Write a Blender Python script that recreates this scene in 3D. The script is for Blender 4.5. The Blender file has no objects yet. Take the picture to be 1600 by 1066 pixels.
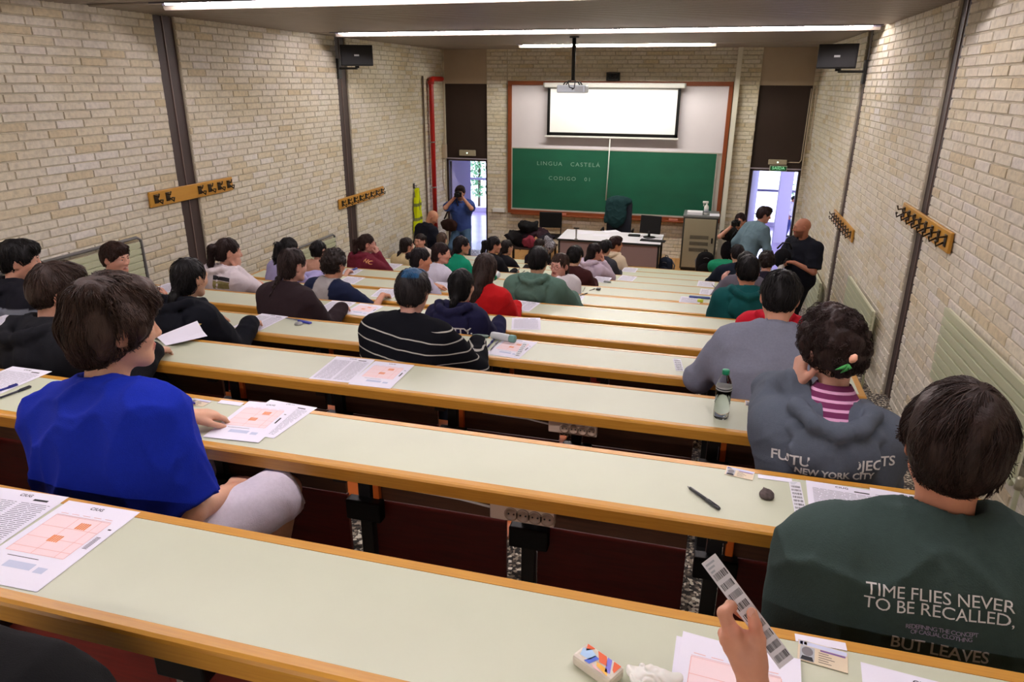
import bpy, bmesh, math, random
import numpy as np
from mathutils import Vector, Matrix
from mathutils.bvhtree import BVHTree
rnd = random.Random(7)
SC = bpy.context.scene
COL = SC.collection
R_ = math.radians
# ---------------------------------------------------------------- camera
F_PX, PITCH, YAW, ROLL = 1106.07, 0.3503, -0.2662, 0.0047
CAMZ = 3.53
_f = np.array([math.sin(YAW)*math.cos(PITCH), math.cos(YAW)*math.cos(PITCH), -math.sin(PITCH)])
_r0 = np.array([math.cos(YAW), -math.sin(YAW), 0.0]); _u0 = np.cross(_r0, _f)
_r = math.cos(ROLL)*_r0 + math.sin(ROLL)*_u0
_u = -math.sin(ROLL)*_r0 + math.cos(ROLL)*_u0
cam = bpy.data.cameras.new('camera'); camo = bpy.data.objects.new('camera', cam); COL.objects.link(camo)
cam.sensor_width = 36.0; cam.lens = F_PX/1600*36.0; cam.clip_start = 0.02
m = Matrix.Identity(4)
for i in range(3):
    m[i][0] = _r[i]; m[i][1] = _u[i]; m[i][2] = -_f[i]
m[2][3] = CAMZ
camo.matrix_world = m
SC.camera = camo
SC.view_settings.view_transform = 'Standard'; SC.view_settings.look = 'None'
SC.view_settings.gamma = 1.0; SC.view_settings.use_curve_mapping = False
SC.view_settings.exposure = 0.0
SC.cycles.use_denoising = True
SC.cycles.max_bounces = 6; SC.cycles.diffuse_bounces = 4; SC.cycles.glossy_bounces = 3
SC.cycles.transmission_bounces = 6; SC.cycles.sample_clamp_indirect = 6.0
LAMP_E = 112.0
SKY_E = 7.0
W = bpy.data.worlds.new('world'); SC.world = W; W.use_nodes = True
W.node_tree.nodes['Background'].inputs[0].default_value = (0.70, 0.74, 1.0, 1)
W.node_tree.nodes['Background'].inputs[1].default_value = SKY_E

def at(px, py, X=None, Y=None, Z=None):
    """world point seen at a photo pixel on a given plane"""
    c = np.array([(px-800)/F_PX, -(py-533)/F_PX, 1.0])
    d = c[0]*_r + c[1]*_u + c[2]*_f
    if X is not None: t = X/d[0]
    elif Y is not None: t = Y/d[1]
    else: t = (Z-CAMZ)/d[2]
    return Vector((d[0]*t, d[1]*t, d[2]*t + CAMZ))
def topx(P):
    v = np.array([P[0], P[1], P[2]-CAMZ]); z = v@_f
    return 800 + F_PX*(v@_r)/z, 533 - F_PX*(v@_u)/z, z

# ---------------------------------------------------------------- helpers
def lin(c):
    c = [x/255.0 for x in c] if max(c) > 1.0 else c
    return tuple(x/12.92 if x <= 0.04045 else ((x+0.055)/1.055)**2.4 for x in c)
MATS = {}
def mat(name, rgb=(128, 128, 128), rough=0.6, metal=0.0, noise=0.0, nscale=20.0, bump=0.0, bscale=60.0,
        emit=0.0, alpha=None, attr=None, stretch=(1, 1, 1), rgb2=None, spec=0.5, sss=0.0, trans=0.0, coord='Object', coat=0.0):
    if name in MATS: return MATS[name]
    M = bpy.data.materials.new(name); M.use_nodes = True; MATS[name] = M
    nt = M.node_tree; N = nt.nodes; L = nt.links; b = N['Principled BSDF']
    col = (*lin(rgb), 1)
    b.inputs['Base Color'].default_value = col
    b.inputs['Roughness'].default_value = rough; b.inputs['Metallic'].default_value = metal
    b.inputs['Specular IOR Level'].default_value = spec
    if coat: b.inputs['Coat Weight'].default_value = coat; b.inputs['Coat Roughness'].default_value = 0.15
    if trans: b.inputs['Transmission Weight'].default_value = trans; b.inputs['IOR'].default_value = 1.33
    if sss:
        b.inputs['Subsurface Weight'].default_value = sss; b.inputs['Subsurface Radius'].default_value = (0.012, 0.005, 0.003)
        b.inputs['Subsurface Scale'].default_value = 1.0
    if emit:
        b.inputs['Emission Color'].default_value = col; b.inputs['Emission Strength'].default_value = emit
    src = None
    if attr:
        a = N.new('ShaderNodeAttribute'); a.attribute_name = attr; src = a.outputs['Color']
        L.new(src, b.inputs['Base Color'])
    tc = None
    if noise or bump:
        tc = N.new('ShaderNodeTexCoord'); mp = N.new('ShaderNodeMapping'); mp.inputs['Scale'].default_value = stretch
        L.new(tc.outputs[coord], mp.inputs['Vector'])
    if noise:
        n = N.new('ShaderNodeTexNoise'); n.inputs['Scale'].default_value = nscale; n.inputs['Detail'].default_value = 4
        L.new(mp.outputs[0], n.inputs['Vector'])
        mx = N.new('ShaderNodeMix'); mx.data_type = 'RGBA'; mx.blend_type = 'MIX' if rgb2 else 'MULTIPLY'
        if rgb2:
            mr = N.new('ShaderNodeMapRange'); mr.inputs[1].default_value = 0.5-0.25; mr.inputs[2].default_value = 0.5+0.25
            mr.inputs[4].default_value = noise
            L.new(n.outputs['Fac'], mr.inputs[0]); L.new(mr.outputs[0], mx.inputs['Factor'])
            mx.inputs[6].default_value = col; mx.inputs[7].default_value = (*lin(rgb2), 1)
        else:
            mx.inputs['Factor'].default_value = 1.0
            mr = N.new('ShaderNodeMapRange'); mr.inputs[1].default_value = 0.3; mr.inputs[2].default_value = 0.7
            mr.inputs[3].default_value = 1-noise; mr.inputs[4].default_value = 1+noise*0.3
            L.new(n.outputs['Fac'], mr.inputs[0]); L.new(mr.outputs[0], mx.inputs[7])
            mx.inputs[6].default_value = col
            if src: L.new(src, mx.inputs[6])
        L.new(mx.outputs[2], b.inputs['Base Color'])
    if bump:
        n2 = N.new('ShaderNodeTexNoise'); n2.inputs['Scale'].default_value = bscale; n2.inputs['Detail'].default_value = 3
        L.new(mp.outputs[0], n2.inputs['Vector'])
        bp = N.new('ShaderNodeBump'); bp.inputs['Strength'].default_value = bump; bp.inputs['Distance'].default_value = 0.004
        L.new(n2.outputs['Fac'], bp.inputs['Height']); L.new(bp.outputs[0], b.inputs['Normal'])
    if alpha is not None: b.inputs['Alpha'].default_value = alpha
    return M

class MB:
    """collects boxes, tubes, lathes and polygons into one mesh"""
    def __init__(s): s.v = []; s.f = []; s.mi = []
    def add(s, vs, fs, mi=0):
        o = len(s.v); s.v += [tuple(v) for v in vs]; s.f += [tuple(i+o for i in f) for f in fs]; s.mi += [mi]*len(fs); return s
    def box(s, x0, x1, y0, y1, z0, z1, mi=0, M=None):
        vs = [Vector((x, y, z)) for z in (z0, z1) for y in (y0, y1) for x in (x0, x1)]
        if M is not None: vs = [M @ v for v in vs]
        return s.add(vs, [(0, 2, 3, 1), (4, 5, 7, 6), (0, 1, 5, 4), (2, 6, 7, 3), (0, 4, 6, 2), (1, 3, 7, 5)], mi)
    def rbox(s, x0, x1, y0, y1, z0, z1, r=0.005, mi=0, M=None):
        """box with chamfered edges"""
        c = Vector(((x0+x1)/2, (y0+y1)/2, (z0+z1)/2)); h = Vector(((x1-x0)/2, (y1-y0)/2, (z1-z0)/2)); r = min(r, min(h)*0.95)
        bm = bmesh.new(); bmesh.ops.create_cube(bm, size=2)
        for v in bm.verts: v.co = Vector((v.co.x*h.x, v.co.y*h.y, v.co.z*h.z))
        bmesh.ops.bevel(bm, geom=list(bm.edges), offset=r, segments=2, affect='EDGES', profile=0.5)
        vs = [v.co + c for v in bm.verts]; bm.verts.index_update()
        if M is not None: vs = [M @ v for v in vs]
        fs = [[v.index for v in f.verts] for f in bm.faces]; bm.free()
        return s.add(vs, fs, mi)
    def tube(s, pts, r, seg=8, mi=0, caps=True):
        pts = [Vector(p) for p in pts]; n = len(pts); rr = r if isinstance(r, (list, tuple)) else [r]*n
        vs = []; prev = None
        for i, p in enumerate(pts):
            t = (pts[min(i+1, n-1)] - pts[max(i-1, 0)]).normalized()
            if prev is None:
                a = Vector((0, 0, 1)) if abs(t.z) < 0.9 else Vector((1, 0, 0)); u = t.cross(a).normalized()
            else: u = (prev - t*prev.dot(t)).normalized()
            prev = u; w = t.cross(u)
            for k in range(seg):
                an = 2*math.pi*k/seg; vs.append(p + (u*math.cos(an) + w*math.sin(an))*rr[i])
        fs = [(i*seg+k, i*seg+(k+1) % seg, (i+1)*seg+(k+1) % seg, (i+1)*seg+k) for i in range(n-1) for k in range(seg)]
        if caps: fs += [tuple(reversed(range(seg))), tuple(range((n-1)*seg, n*seg))]
        return s.add(vs, fs, mi)
    def lathe(s, prof, c=(0, 0, 0), seg=20, mi=0, M=None):
        vs = []
        for r, z in prof:
            for k in range(seg):
                an = 2*math.pi*k/seg; vs.append(Vector((c[0]+r*math.cos(an), c[1]+r*math.sin(an), c[2]+z)))
        if M is not None: vs = [M @ v for v in vs]
        n = len(prof)
        fs = [(i*seg+k, i*seg+(k+1) % seg, (i+1)*seg+(k+1) % seg, (i+1)*seg+k) for i in range(n-1) for k in range(seg)]
        fs += [tuple(reversed(range(seg))), tuple(range((n-1)*seg, n*seg))]
        return s.add(vs, fs, mi)
    def prism(s, poly, axis, a, b, mi=0):
        """poly in the two other axes, extruded along axis from a to b"""
        def P(u, w, t):
            return {'x': (t, u, w), 'y': (u, t, w), 'z': (u, w, t)}[axis]
        n = len(poly); vs = [P(u, w, a) for u, w in poly] + [P(u, w, b) for u, w in poly]
        fs = [tuple(reversed(range(n))), tuple(range(n, 2*n))] + [(i, (i+1) % n, n+(i+1) % n, n+i) for i in range(n)]
        return s.add(vs, fs, mi)
    def mesh(s, name):
        me = bpy.data.meshes.new(name); me.from_pydata(s.v, [], s.f)
        me.polygons.foreach_set('material_index', s.mi)
        bm = bmesh.new(); bm.from_mesh(me); bmesh.ops.recalc_face_normals(bm, faces=bm.faces); bm.to_mesh(me); bm.free()
        return me
    def build(s, name, mats, parent=None, smooth=False, loc=None):
        me = s.mesh(name)
        for mm in (mats if isinstance(mats, (list, tuple)) else [mats]): me.materials.append(mm)
        if smooth: me.polygons.foreach_set('use_smooth', [True]*len(me.polygons))
        return link(name, me, parent, loc)
def link(name, me, parent=None, loc=None):
    o = bpy.data.objects.new(name, me); COL.objects.link(o)
    if parent is not None: o.parent = parent
    if loc is not None: o.location = loc
    return o
def tag(o, label=None, cat=None, group=None, kind=None):
    if label: o['label'] = label
    if cat: o['category'] = cat
    if group: o['group'] = group
    if kind: o['kind'] = kind
    return o
def thing(name, label, cat, loc=(0, 0, 0), rz=0.0, group=None):
    o = bpy.data.objects.new(name, None); COL.objects.link(o); o.location = loc; o.rotation_euler = (0, 0, rz)
    o.empty_display_size = 0.1
    return tag(o, label, cat, group)
def copy_tree(o, parent=None):
    c = o.copy(); COL.objects.link(c)
    if parent is not None: c.parent = parent
    for ch in list(o.children): copy_tree(ch, c)
    return c
def text_mesh(body, size, extrude=0.0, offset=0.0, spacing=1.0, line=1.0, align='CENTER'):
    c = bpy.data.curves.new('lettering', 'FONT'); c.body = body; c.size = size; c.extrude = extrude; c.offset = offset
    c.align_x = align; c.space_character = spacing; c.space_line = line; c.resolution_u = 3
    o = bpy.data.objects.new('lettering', c); COL.objects.link(o)
    dg = bpy.context.evaluated_depsgraph_get(); me = bpy.data.meshes.new_from_object(o.evaluated_get(dg))
    vs = [tuple(v.co) for v in me.vertices]; fs = [tuple(p.vertices) for p in me.polygons]
    bpy.data.objects.remove(o); bpy.data.curves.remove(c); bpy.data.meshes.remove(me)
    return vs, fs
TEXT = {}
for key, a in dict(
        tf=('TIME FLIES NEVER\nTO BE RECALLED,', 0.046, 0, 0.0, 0.97, 0.80), tr=('REDEFINING THE CONCEPT\nOF CASUAL CLOTHING', 0.0165, 0, 0.0, 0.82, 0.85),
        tb=('BUT LEAVES', 0.046, 0, 0.0006, 0.98, 1), fp=('FUTURE PROJECTS', 0.062, 0, 0.0010, 0.98, 1), ny=('NEW YORK CITY', 0.034, 0, 0.001, 1.0, 1),
        yy=('PRETTY.', 0.075, 0, 0.002, 0.95, 1), nc=('NC', 0.10, 0, 0.003, 1.0, 1), sa=('SAÍDA', 0.075, 0.001, 0.002, 1.1, 1), rm=('953', 0.075, 0.001, 0.003, 1.1, 1),
        lc=('LINGUA   CASTELÁ', 0.17, 0, -0.001, 1.25, 1), cd=('CODIGO   01', 0.155, 0, -0.001, 1.3, 1), ci=('CIUG', 0.016, 0, 0.0004, 1.1, 1)).items():
    TEXT[key] = text_mesh(*a)

# ---------------------------------------------------------------- dimensions
S_ = 0.92; Y12 = 0.8815; RISE = 0.16446
ZT12 = CAMZ - 0.9903; DW = 0.318
XL, XR, YF, ZC = -5.5, 1.76, 14.6, 4.15
DXL, DXR = -4.72, 0.87
def desk(n):
    """near joint Y and top Z of desk row n (12 is the nearest)"""
    return Y12 + (12-n)*S_, ZT12 - (12-n)*RISE
def floor_z(n): return desk(n)[1] - 0.73

# ---------------------------------------------------------------- materials of the room
def brick_mat():
    M = bpy.data.materials.new('cream_brick'); M.use_nodes = True
    nt = M.node_tree; N = nt.nodes; L = nt.links; b = N['Principled BSDF']; b.inputs['Roughness'].default_value = 0.85
    b.inputs['Specular IOR Level'].default_value = 0.25
    a = N.new('ShaderNodeAttribute'); a.attribute_name = 'tone'
    cr = N.new('ShaderNodeValToRGB'); e = cr.color_ramp.elements
    e[0].position = 0; e[0].color = (*lin((212, 196, 162)), 1); e[1].position = 1; e[1].color = (*lin((232, 227, 218)), 1)
    for p, c in ((0.08, (221, 210, 183)), (0.35, (225, 217, 198)), (0.6, (229, 223, 206)), (0.85, (226, 218, 204))):
        x = cr.color_ramp.elements.new(p); x.color = (*lin(c), 1)
    L.new(a.outputs['Fac'], cr.inputs[0])
    g = N.new('ShaderNodeNewGeometry'); n = N.new('ShaderNodeTexNoise'); n.inputs['Scale'].default_value = 1.3; n.inputs['Detail'].default_value = 6
    L.new(g.outputs['Position'], n.inputs['Vector'])
    mr = N.new('ShaderNodeMapRange'); mr.inputs[1].default_value = 0.42; mr.inputs[2].default_value = 0.7
    mr.inputs[3].default_value = 0.0; mr.inputs[4].default_value = 0.36
    L.new(n.outputs['Fac'], mr.inputs[0])
    mx = N.new('ShaderNodeMix'); mx.data_type = 'RGBA'; mx.inputs[7].default_value = (*lin((216, 202, 166)), 1)
    L.new(mr.outputs[0], mx.inputs['Factor']); L.new(cr.outputs[0], mx.inputs[6])
    n2 = N.new('ShaderNodeTexNoise'); n2.inputs['Scale'].default_value = 26; n2.inputs['Detail'].default_value = 5
    L.new(g.outputs['Position'], n2.inputs['Vector'])
    mr2 = N.new('ShaderNodeMapRange'); mr2.inputs[1].default_value = 0.3; mr2.inputs[2].default_value = 0.6; mr2.inputs[3].default_value = 0.84; mr2.inputs[4].default_value = 1.03
    L.new(n2.outputs['Fac'], mr2.inputs[0])
    mm = N.new('ShaderNodeMix'); mm.data_type = 'RGBA'; mm.blend_type = 'MULTIPLY'; mm.inputs['Factor'].default_value = 1
    L.new(mx.outputs[2], mm.inputs[6]); L.new(mr2.outputs[0], mm.inputs[7]); L.new(mm.outputs[2], b.inputs['Base Color'])
    bp = N.new('ShaderNodeBump'); bp.inputs['Strength'].default_value = 0.5; bp.inputs['Distance'].default_value = 0.006
    L.new(n2.outputs['Fac'], bp.inputs['Height']); L.new(bp.outputs[0], b.inputs['Normal'])
    return M
def terrazzo_mat():
    M = bpy.data.materials.new('terrazzo'); M.use_nodes = True
    nt = M.node_tree; N = nt.nodes; L = nt.links; b = N['Principled BSDF']; b.inputs['Roughness'].default_value = 0.55
    g = N.new('ShaderNodeNewGeometry'); v = N.new('ShaderNodeTexVoronoi'); v.inputs['Scale'].default_value = 75
    L.new(g.outputs['Position'], v.inputs['Vector'])
    s = N.new('ShaderNodeSeparateColor'); L.new(v.outputs['Color'], s.inputs[0])
    cr = N.new('ShaderNodeValToRGB'); cr.color_ramp.interpolation = 'CONSTANT'; e = cr.color_ramp.elements
    e[0].color = (*lin((46, 42, 38)), 1); e[1].position = 0.86; e[1].color = (*lin((232, 226, 205)), 1)
    for p, c in ((0.4, (98, 88, 76)), (0.64, (168, 156, 134))):
        x = cr.color_ramp.elements.new(p); x.color = (*lin(c), 1)
    L.new(s.outputs[0], cr.inputs[0]); L.new(cr.outputs[0], b.inputs['Base Color'])
    return M
BRICK = brick_mat(); TERR = terrazzo_mat()
MORT = mat('mortar', (206, 197, 174), 0.95, noise=0.25, nscale=9, bump=0.5, bscale=90)
LAM = mat('pale_laminate', (200, 205, 180), 0.38, noise=0.05, nscale=3, spec=0.45)
WOOD = mat('oak_edge', (204, 150, 56), 0.36, noise=0.5, nscale=14, stretch=(0.6, 14, 14), rgb2=(172, 110, 34), coat=0.2)
PANB = mat('brown_panel', (84, 50, 28), 0.5, noise=0.3, nscale=8, stretch=(1, 6, 12))
PANR = mat('red_panel', (112, 26, 18), 0.5, noise=0.25, nscale=8, stretch=(1, 6, 12))
BLK = mat('black_steel', (24, 24, 24), 0.45)
BROWNST = mat('brown_steel', (66, 50, 46), 0.55, noise=0.15, nscale=6)
DARKP = mat('dark_brown_panel', (50, 34, 28), 0.55, noise=0.12, nscale=3)
PLAST = mat('cream_plaster', (188, 170, 148), 0.8, noise=0.06, nscale=4)
RADM = mat('radiator_enamel', (198, 202, 168), 0.35, noise=0.04, nscale=3)
WHT = mat('white_plastic', (228, 228, 224), 0.4)
BLKP = mat('black_plastic', (14, 14, 15), 0.45, spec=0.3)
GREYP = mat('grey_plastic', (150, 150, 146), 0.5)
PARQ = mat('dais_wood', (196, 146, 84), 0.4, noise=0.3, nscale=5, stretch=(1, 8, 8), rgb2=(160, 110, 56))
LAMPM = mat('lamp_tube', (255, 243, 246), 0.5, emit=LAMP_E)
LAMPF = mat('lamp_tube_front', (255, 248, 236), 0.5, emit=LAMP_E*3.0)
PAPER = mat('paper', (236, 234, 246), 0.7)

# ---------------------------------------------------------------- room shell
def floor_tiers():
    mb = MB(); back = -2.3
    edges = [(n, desk(n)[0] + 0.30) for n in range(12, 0, -1)]     # tier n ends here
    y0 = back
    prof = [(back, floor_z(12) + RISE*2), (desk(12)[0]-1.54, floor_z(12) + RISE*2), (desk(12)[0]-1.54, floor_z(12)+RISE), (desk(12)[0]-0.62, floor_z(12)+RISE)]
    for n, ye in edges:
        prof += [(prof[-1][0], floor_z(n)), (ye, floor_z(n))]
    prof[-1] = (YF + 0.25, floor_z(1))
    poly = prof + [(YF+0.25, -0.3), (back, -0.3)]
    mb.prism(poly, 'x', XL-0.05, XR+0.05)
    return tag(mb.build('floor', TERR), kind='structure')
floor = floor_tiers()
BH, BL, BP = 0.0745, 0.293, 0.006      # course height, brick pitch, proud of the mortar
def brick_verts(l, h, d=BP+0.004, c=0.004):
    """brick face towards +y' (depth), chamfered front; local x along the wall, z up"""
    x, z = l/2, h/2
    return [(-x, 0, -z), (x, 0, -z), (x, 0, z), (-x, 0, z), (-x+c, d, -z+c), (x-c, d, -z+c), (x-c, d, z-c), (-x+c, d, z-c)], \
        [(4, 5, 6, 7), (0, 1, 5, 4), (1, 2, 6, 5), (2, 3, 7, 6), (3, 0, 4, 7)]
def bricked(wall, frame, spans, zlow, single=300):
    """frame(u, d, z) -> world; spans: list of (u0, u1, zbottom fn, ztop)"""
    cells = []; r = random.Random(hash(wall.name) % 1000 if False else len(wall.name))
    for (u0, u1, zb, zt) in spans:
        row = 0
        while (row+1)*BH <= ZC + 0.03:
            z = row*BH + BH/2; row += 1
            if z + BH/2 > zt + 0.03 or z - BH/2 < zb - 0.03: continue
            u = u0 - (BL/2 if row % 2 else 0) - 0.05*(row % 3)
            while u < u1:
                a = max(u, u0); b = min(u+BL, u1); u += BL
                if b - a < 0.04: continue
                zl = zlow((a+b)/2)
                if z + BH/2 < zl: continue
                cells.append((a, b, z, r.random(), r.uniform(-0.002, 0.002)))
    def area(c):
        P = frame((c[0]+c[1])/2, 0, c[2]); q = topx(P)
        if q[2] < 0.3 or not (-10 < q[0] < 1610 and -10 < q[1] < 1076): return 0
        w = topx(frame(c[1], 0, c[2])); w0 = topx(frame(c[0], 0, c[2])); hgt = topx(frame(c[0], 0, c[2]+BH))
        return abs((w[0]-w0[0])*(hgt[1]-w0[1]) - (w[1]-w0[1])*(hgt[0]-w0[0]))
    ar = [(area(c) if c[1]-c[0] > BL*0.9 else 0) for c in cells]
    order = sorted(range(len(cells)), key=lambda i: -ar[i]); pick = set(i for i in order[:single] if ar[i] > 60)
    V = []; Fc = []; T = []
    var = []
    for k in range(16):
        vs, fs = brick_verts(BL-0.010, BH-0.011); me = bpy.data.meshes.new('brick')
        me.from_pydata([tuple(Vector(frame(v[0], v[1], v[2])) - Vector(frame(0, 0, 0))) for v in vs], [], fs)
        at_ = me.attributes.new('tone', 'FLOAT', 'FACE'); at_.data.foreach_set('value', [(k+0.5)/16]*len(fs)); me.materials.append(BRICK); me.update()
        var.append(me)
    for i, (a, b, z, t, dd) in enumerate(cells):
        if i in pick:
            o = link('brick', var[int(t*16)], wall, Vector(frame((a+b)/2, dd, z)))
            continue
        vs, fs = brick_verts(b-a-0.010, BH-0.011); o_ = len(V)
        V += [frame((a+b)/2+v[0], v[1]+dd, z+v[2]) for v in vs]; Fc += [tuple(q+o_ for q in f) for f in fs]; T += [t]*len(fs)
    me = bpy.data.meshes.new('brick_courses'); me.from_pydata([tuple(v) for v in V], [], Fc)
    at_ = me.attributes.new('tone', 'FLOAT', 'FACE'); at_.data.foreach_set('value', T); me.materials.append(BRICK); me.update()
    tag(link('brick_courses', me, wall), kind='stuff')
def tier_z(y):
    for n in range(12, 0, -1):
        if y < desk(n)[0] + 0.30: return floor_z(n) if n < 12 or y > desk(12)[0]-0.62 else floor_z(12)+RISE
    return 0.0
STRIPS = [(6.50, 6.80), (10.17, 10.50)]
for side, X, sg in (('left', XL, 1), ('right', XR, -1)):
    w = tag(MB().box(X-0.3 if sg > 0 else X+0.06, X-0.06 if sg > 0 else X+0.3, -2.3, YF+0.3, -0.3, ZC+0.2).build('wall_'+side, MORT), kind='structure')
    mb = MB(); ys = [-2.3] + [a for s in STRIPS for a in s] + [YF+0.02]
    for i in range(0, len(ys), 2): mb.box(min(X, X-sg*0.07), max(X, X-sg*0.07), ys[i], ys[i+1], -0.1, ZC+0.02)
    mb.build('mortar_bed', MORT, w)
    fr = (lambda u, d, z, X=X, sg=sg: (X + sg*d, u, z))
    bricked(w, fr, [(ys[i], ys[i+1], 0, ZC) for i in range(0, len(ys), 2)], tier_z)
    for a, b in STRIPS:
        t = MB().box(min(X-sg*0.058, X-sg*0.02), max(X-sg*0.058, X-sg*0.02), a, b, 0.0, ZC)
        t.box(min(X-sg*0.02, X-sg*0.012), max(X-sg*0.02, X-sg*0.012), (a+b)/2-0.006, (a+b)/2+0.006, 0, ZC, 1)
        tag(t.build('trim_column', [BROWNST, mat('brown_steel_seam', (120, 100, 92), 0.5)]), kind='structure')
# front wall with two door openings
DL = (-5.46, -4.54); DR = (0.735, 1.66); DTOP = 1.96; PTOP = 3.50
w = MB()
w.box(XL-0.05, DL[0], YF, YF+0.25, -0.1, ZC+0.2); w.box(DL[1], DR[0], YF, YF+0.25, -0.1, ZC+0.2); w.box(DR[1], XR+0.05, YF, YF+0.25, -0.1, ZC+0.2)
wf = tag(w.build('wall_front', MORT), kind='structure')
bricked(wf, (lambda u, d, z: (u, YF - d, z)), [(DL[1], -4.10, 0, ZC), (-4.10, 0.36, 0, 1.05), (-4.10, 0.36, 3.5, ZC), (0.36, DR[0], 0, ZC), (DR[1], XR, 0, ZC)], lambda u: 0.0, single=120)
for k, (a, b) in enumerate((DL, DR)):
    d = MB(); d.box(a, b, YF+0.06, YF+0.12, DTOP+0.03, PTOP)
    d.box(a, a+0.05, YF+0.03, YF+0.16, 0, DTOP+0.04); d.box(b-0.04, b, YF+0.03, YF+0.16, 0, DTOP+0.04); d.box(a, b, YF+0.03, YF+0.16, DTOP, DTOP+0.05)
    dd = tag(d.build('door_%d' % (k+1), DARKP), kind='structure')
    MB().box(a, b, YF+0.03, YF+0.12, PTOP, ZC+0.2).build('plaster_panel', PLAST, dd)
    MB().box(a, b, YF+0.02, YF+0.03, DTOP+0.035, DTOP+0.06).build('steel_lintel_strip', mat('lilac_metal', (170, 160, 172), 0.4), dd)
    # open leaf in the corridor
    lv = MB().rbox(0, 0.84, -0.02, 0.02, 0.01, DTOP-0.02, 0.004).build('door_leaf', mat('lilac_paint', (176, 172, 206), 0.45), dd, loc=(a+0.05, YF+0.17, 0))
    lv.rotation_euler = (0, 0, R_(80 if k == 0 else 78))
    hb = MB(); hb.tube([(0.76, -0.03, 1.0), (0.76, -0.07, 1.0), (0.65, -0.07, 1.0)], 0.010).build('door_handle', GREYP, lv, True)
# back wall, ceiling
tag(MB().box(XL-0.3, XR+0.3, -2.55, -2.3, 0, ZC+0.2).build('wall_back', MORT), kind='structure')
ce = tag(MB().box(XL-0.3, XR+0.3, -2.4, YF+0.3, ZC+0.07, ZC+0.25).build('ceiling', mat('ceiling_void', (54, 48, 42), 0.8)), kind='structure')
CEM = mat('ceiling_slat', (150, 140, 128), 0.42, metal=0.35, noise=0.05, nscale=2)
mb = MB(); y = -2.3; LAMPY = [-1.75, 1.9, 5.62, 9.40, 12.92]  # rearmost lamp is added, out of view, to brighten the raised hand
while y < YF:
    if not any(abs(y+0.04 - L) < 0.09 for L in LAMPY):
        mb.prism([(y, ZC+0.012), (y+0.012, ZC), (y+0.066, ZC), (y+0.078, ZC+0.012), (y+0.078, ZC+0.06), (y, ZC+0.06)], 'x', XL, XR)
    y += 0.092
tag(mb.build('ceiling_slats', CEM, ce), kind='stuff')
for i, (L, a, b) in enumerate(zip(LAMPY, (-4.9, -4.9, -4.6, -5.0, -3.35), (1.3, 1.3, 1.3, 1.6, -0.2))):
    t = thing('ceiling_light', ['long ceiling strip light by the back wall, behind the camera', 'long ceiling strip light above the nearest desk, out of view', 'long strip light nearest the camera, cut by the top edge', 'long strip light crossing the ceiling behind the projector pole',
              'short strip light close above the chalkboard wall'][i], 'ceiling light', ((a+b)/2, L, ZC), 0)
    hl = (b-a)/2
    MB().box(-hl-0.1, hl+0.1, -0.085, 0.085, 0.03, 0.06).box(-hl-0.1, hl+0.1, -0.085, -0.075, -0.01, 0.05).box(-hl-0.1, hl+0.1, 0.075, 0.085, -0.012, 0.05).build('trough', mat('trough_metal', (96, 92, 102), 0.3, metal=0.2), t)
    MB().prism([(0.015*math.cos(k*math.pi/4), 0.0+0.014*math.sin(k*math.pi/4)) for k in range(8)], 'x', -hl, hl).build('tube_lamp', LAMPF if i == 4 else LAMPM, t)
    MB().prism([(0.085, -0.012), (0.10, -0.045), (0.11, -0.045), (0.11, 0.03), (0.085, 0.03)], 'x', -hl-0.1, hl+0.1).build('baffle', CEM, t)
# corridor beyond the doors
LIL = mat('corridor_paint', (190, 182, 210), 0.6)
cf = MB().box(XL-3.5, XR+2.5, YF+0.25, YF+5.0, -0.25, 0.0)
tag(cf.build('floor', mat('corridor_floor', (186, 172, 208), 0.18, noise=0.1, nscale=3)), kind='structure')
tag(MB().box(XL-3.5, XR+2.5, YF+0.25, YF+5.2, 2.7, 2.9).build('ceiling', LIL), kind='structure')
cw = MB().box(XL-3.5, XR+2.5, YF+5.0, YF+5.2, 0, 0.12).box(XL-3.5, XR+2.5, YF+5.0, YF+5.2, 2.45, 2.7)
cw.box(XL-3.6, XL-3.5, YF+0.25, YF+5.2, 0, 2.7).box(XR+2.5, XR+2.6, YF+0.25, YF+5.2, 0, 2.7)
cw.box(-3.4, 0.1, YF+5.0, YF+5.2, 0, 2.7)
cw.box(1.58, 1.86, YF+2.95, YF+3.2, 0, 2.7)
tag(cw.build('wall_corridor', LIL), kind='structure')
k = 0
for x0, x1 in ((XL-3.5, -3.4), (0.1, XR+2.5)):
    k += 1; wb = MB(); x = x0
    while x < x1-0.3:
        wb.box(x, x+0.06, YF+5.04, YF+5.12, 0.12, 2.45); x += 0.95
    wb.box(x1-0.06, x1, YF+5.04, YF+5.12, 0.12, 2.45); wb.box(x0, x1, YF+5.04, YF+5.12, 0.9, 0.96); wb.box(x0, x1, YF+5.04, YF+5.12, 2.40, 2.45)
    wo = tag(wb.build('window_%d' % k, mat('window_metal', (120, 118, 150), 0.4)), kind='structure')
    gm = mat('window_glass', (240, 245, 255), 0.02, trans=1.0, spec=0.3); gm.node_tree.nodes['Principled BSDF'].inputs['IOR'].default_value = 1.05
    MB().box(x0, x1, YF+5.075, YF+5.081, 0.12, 2.42).build('pane', gm, wo)
tag(MB().box(-40, 40, YF+5.2, YF+40, -0.4, -0.25).build('ground', mat('pale_ground', (205, 205, 200), 0.9, noise=0.2, nscale=1)), kind='structure')

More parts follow.
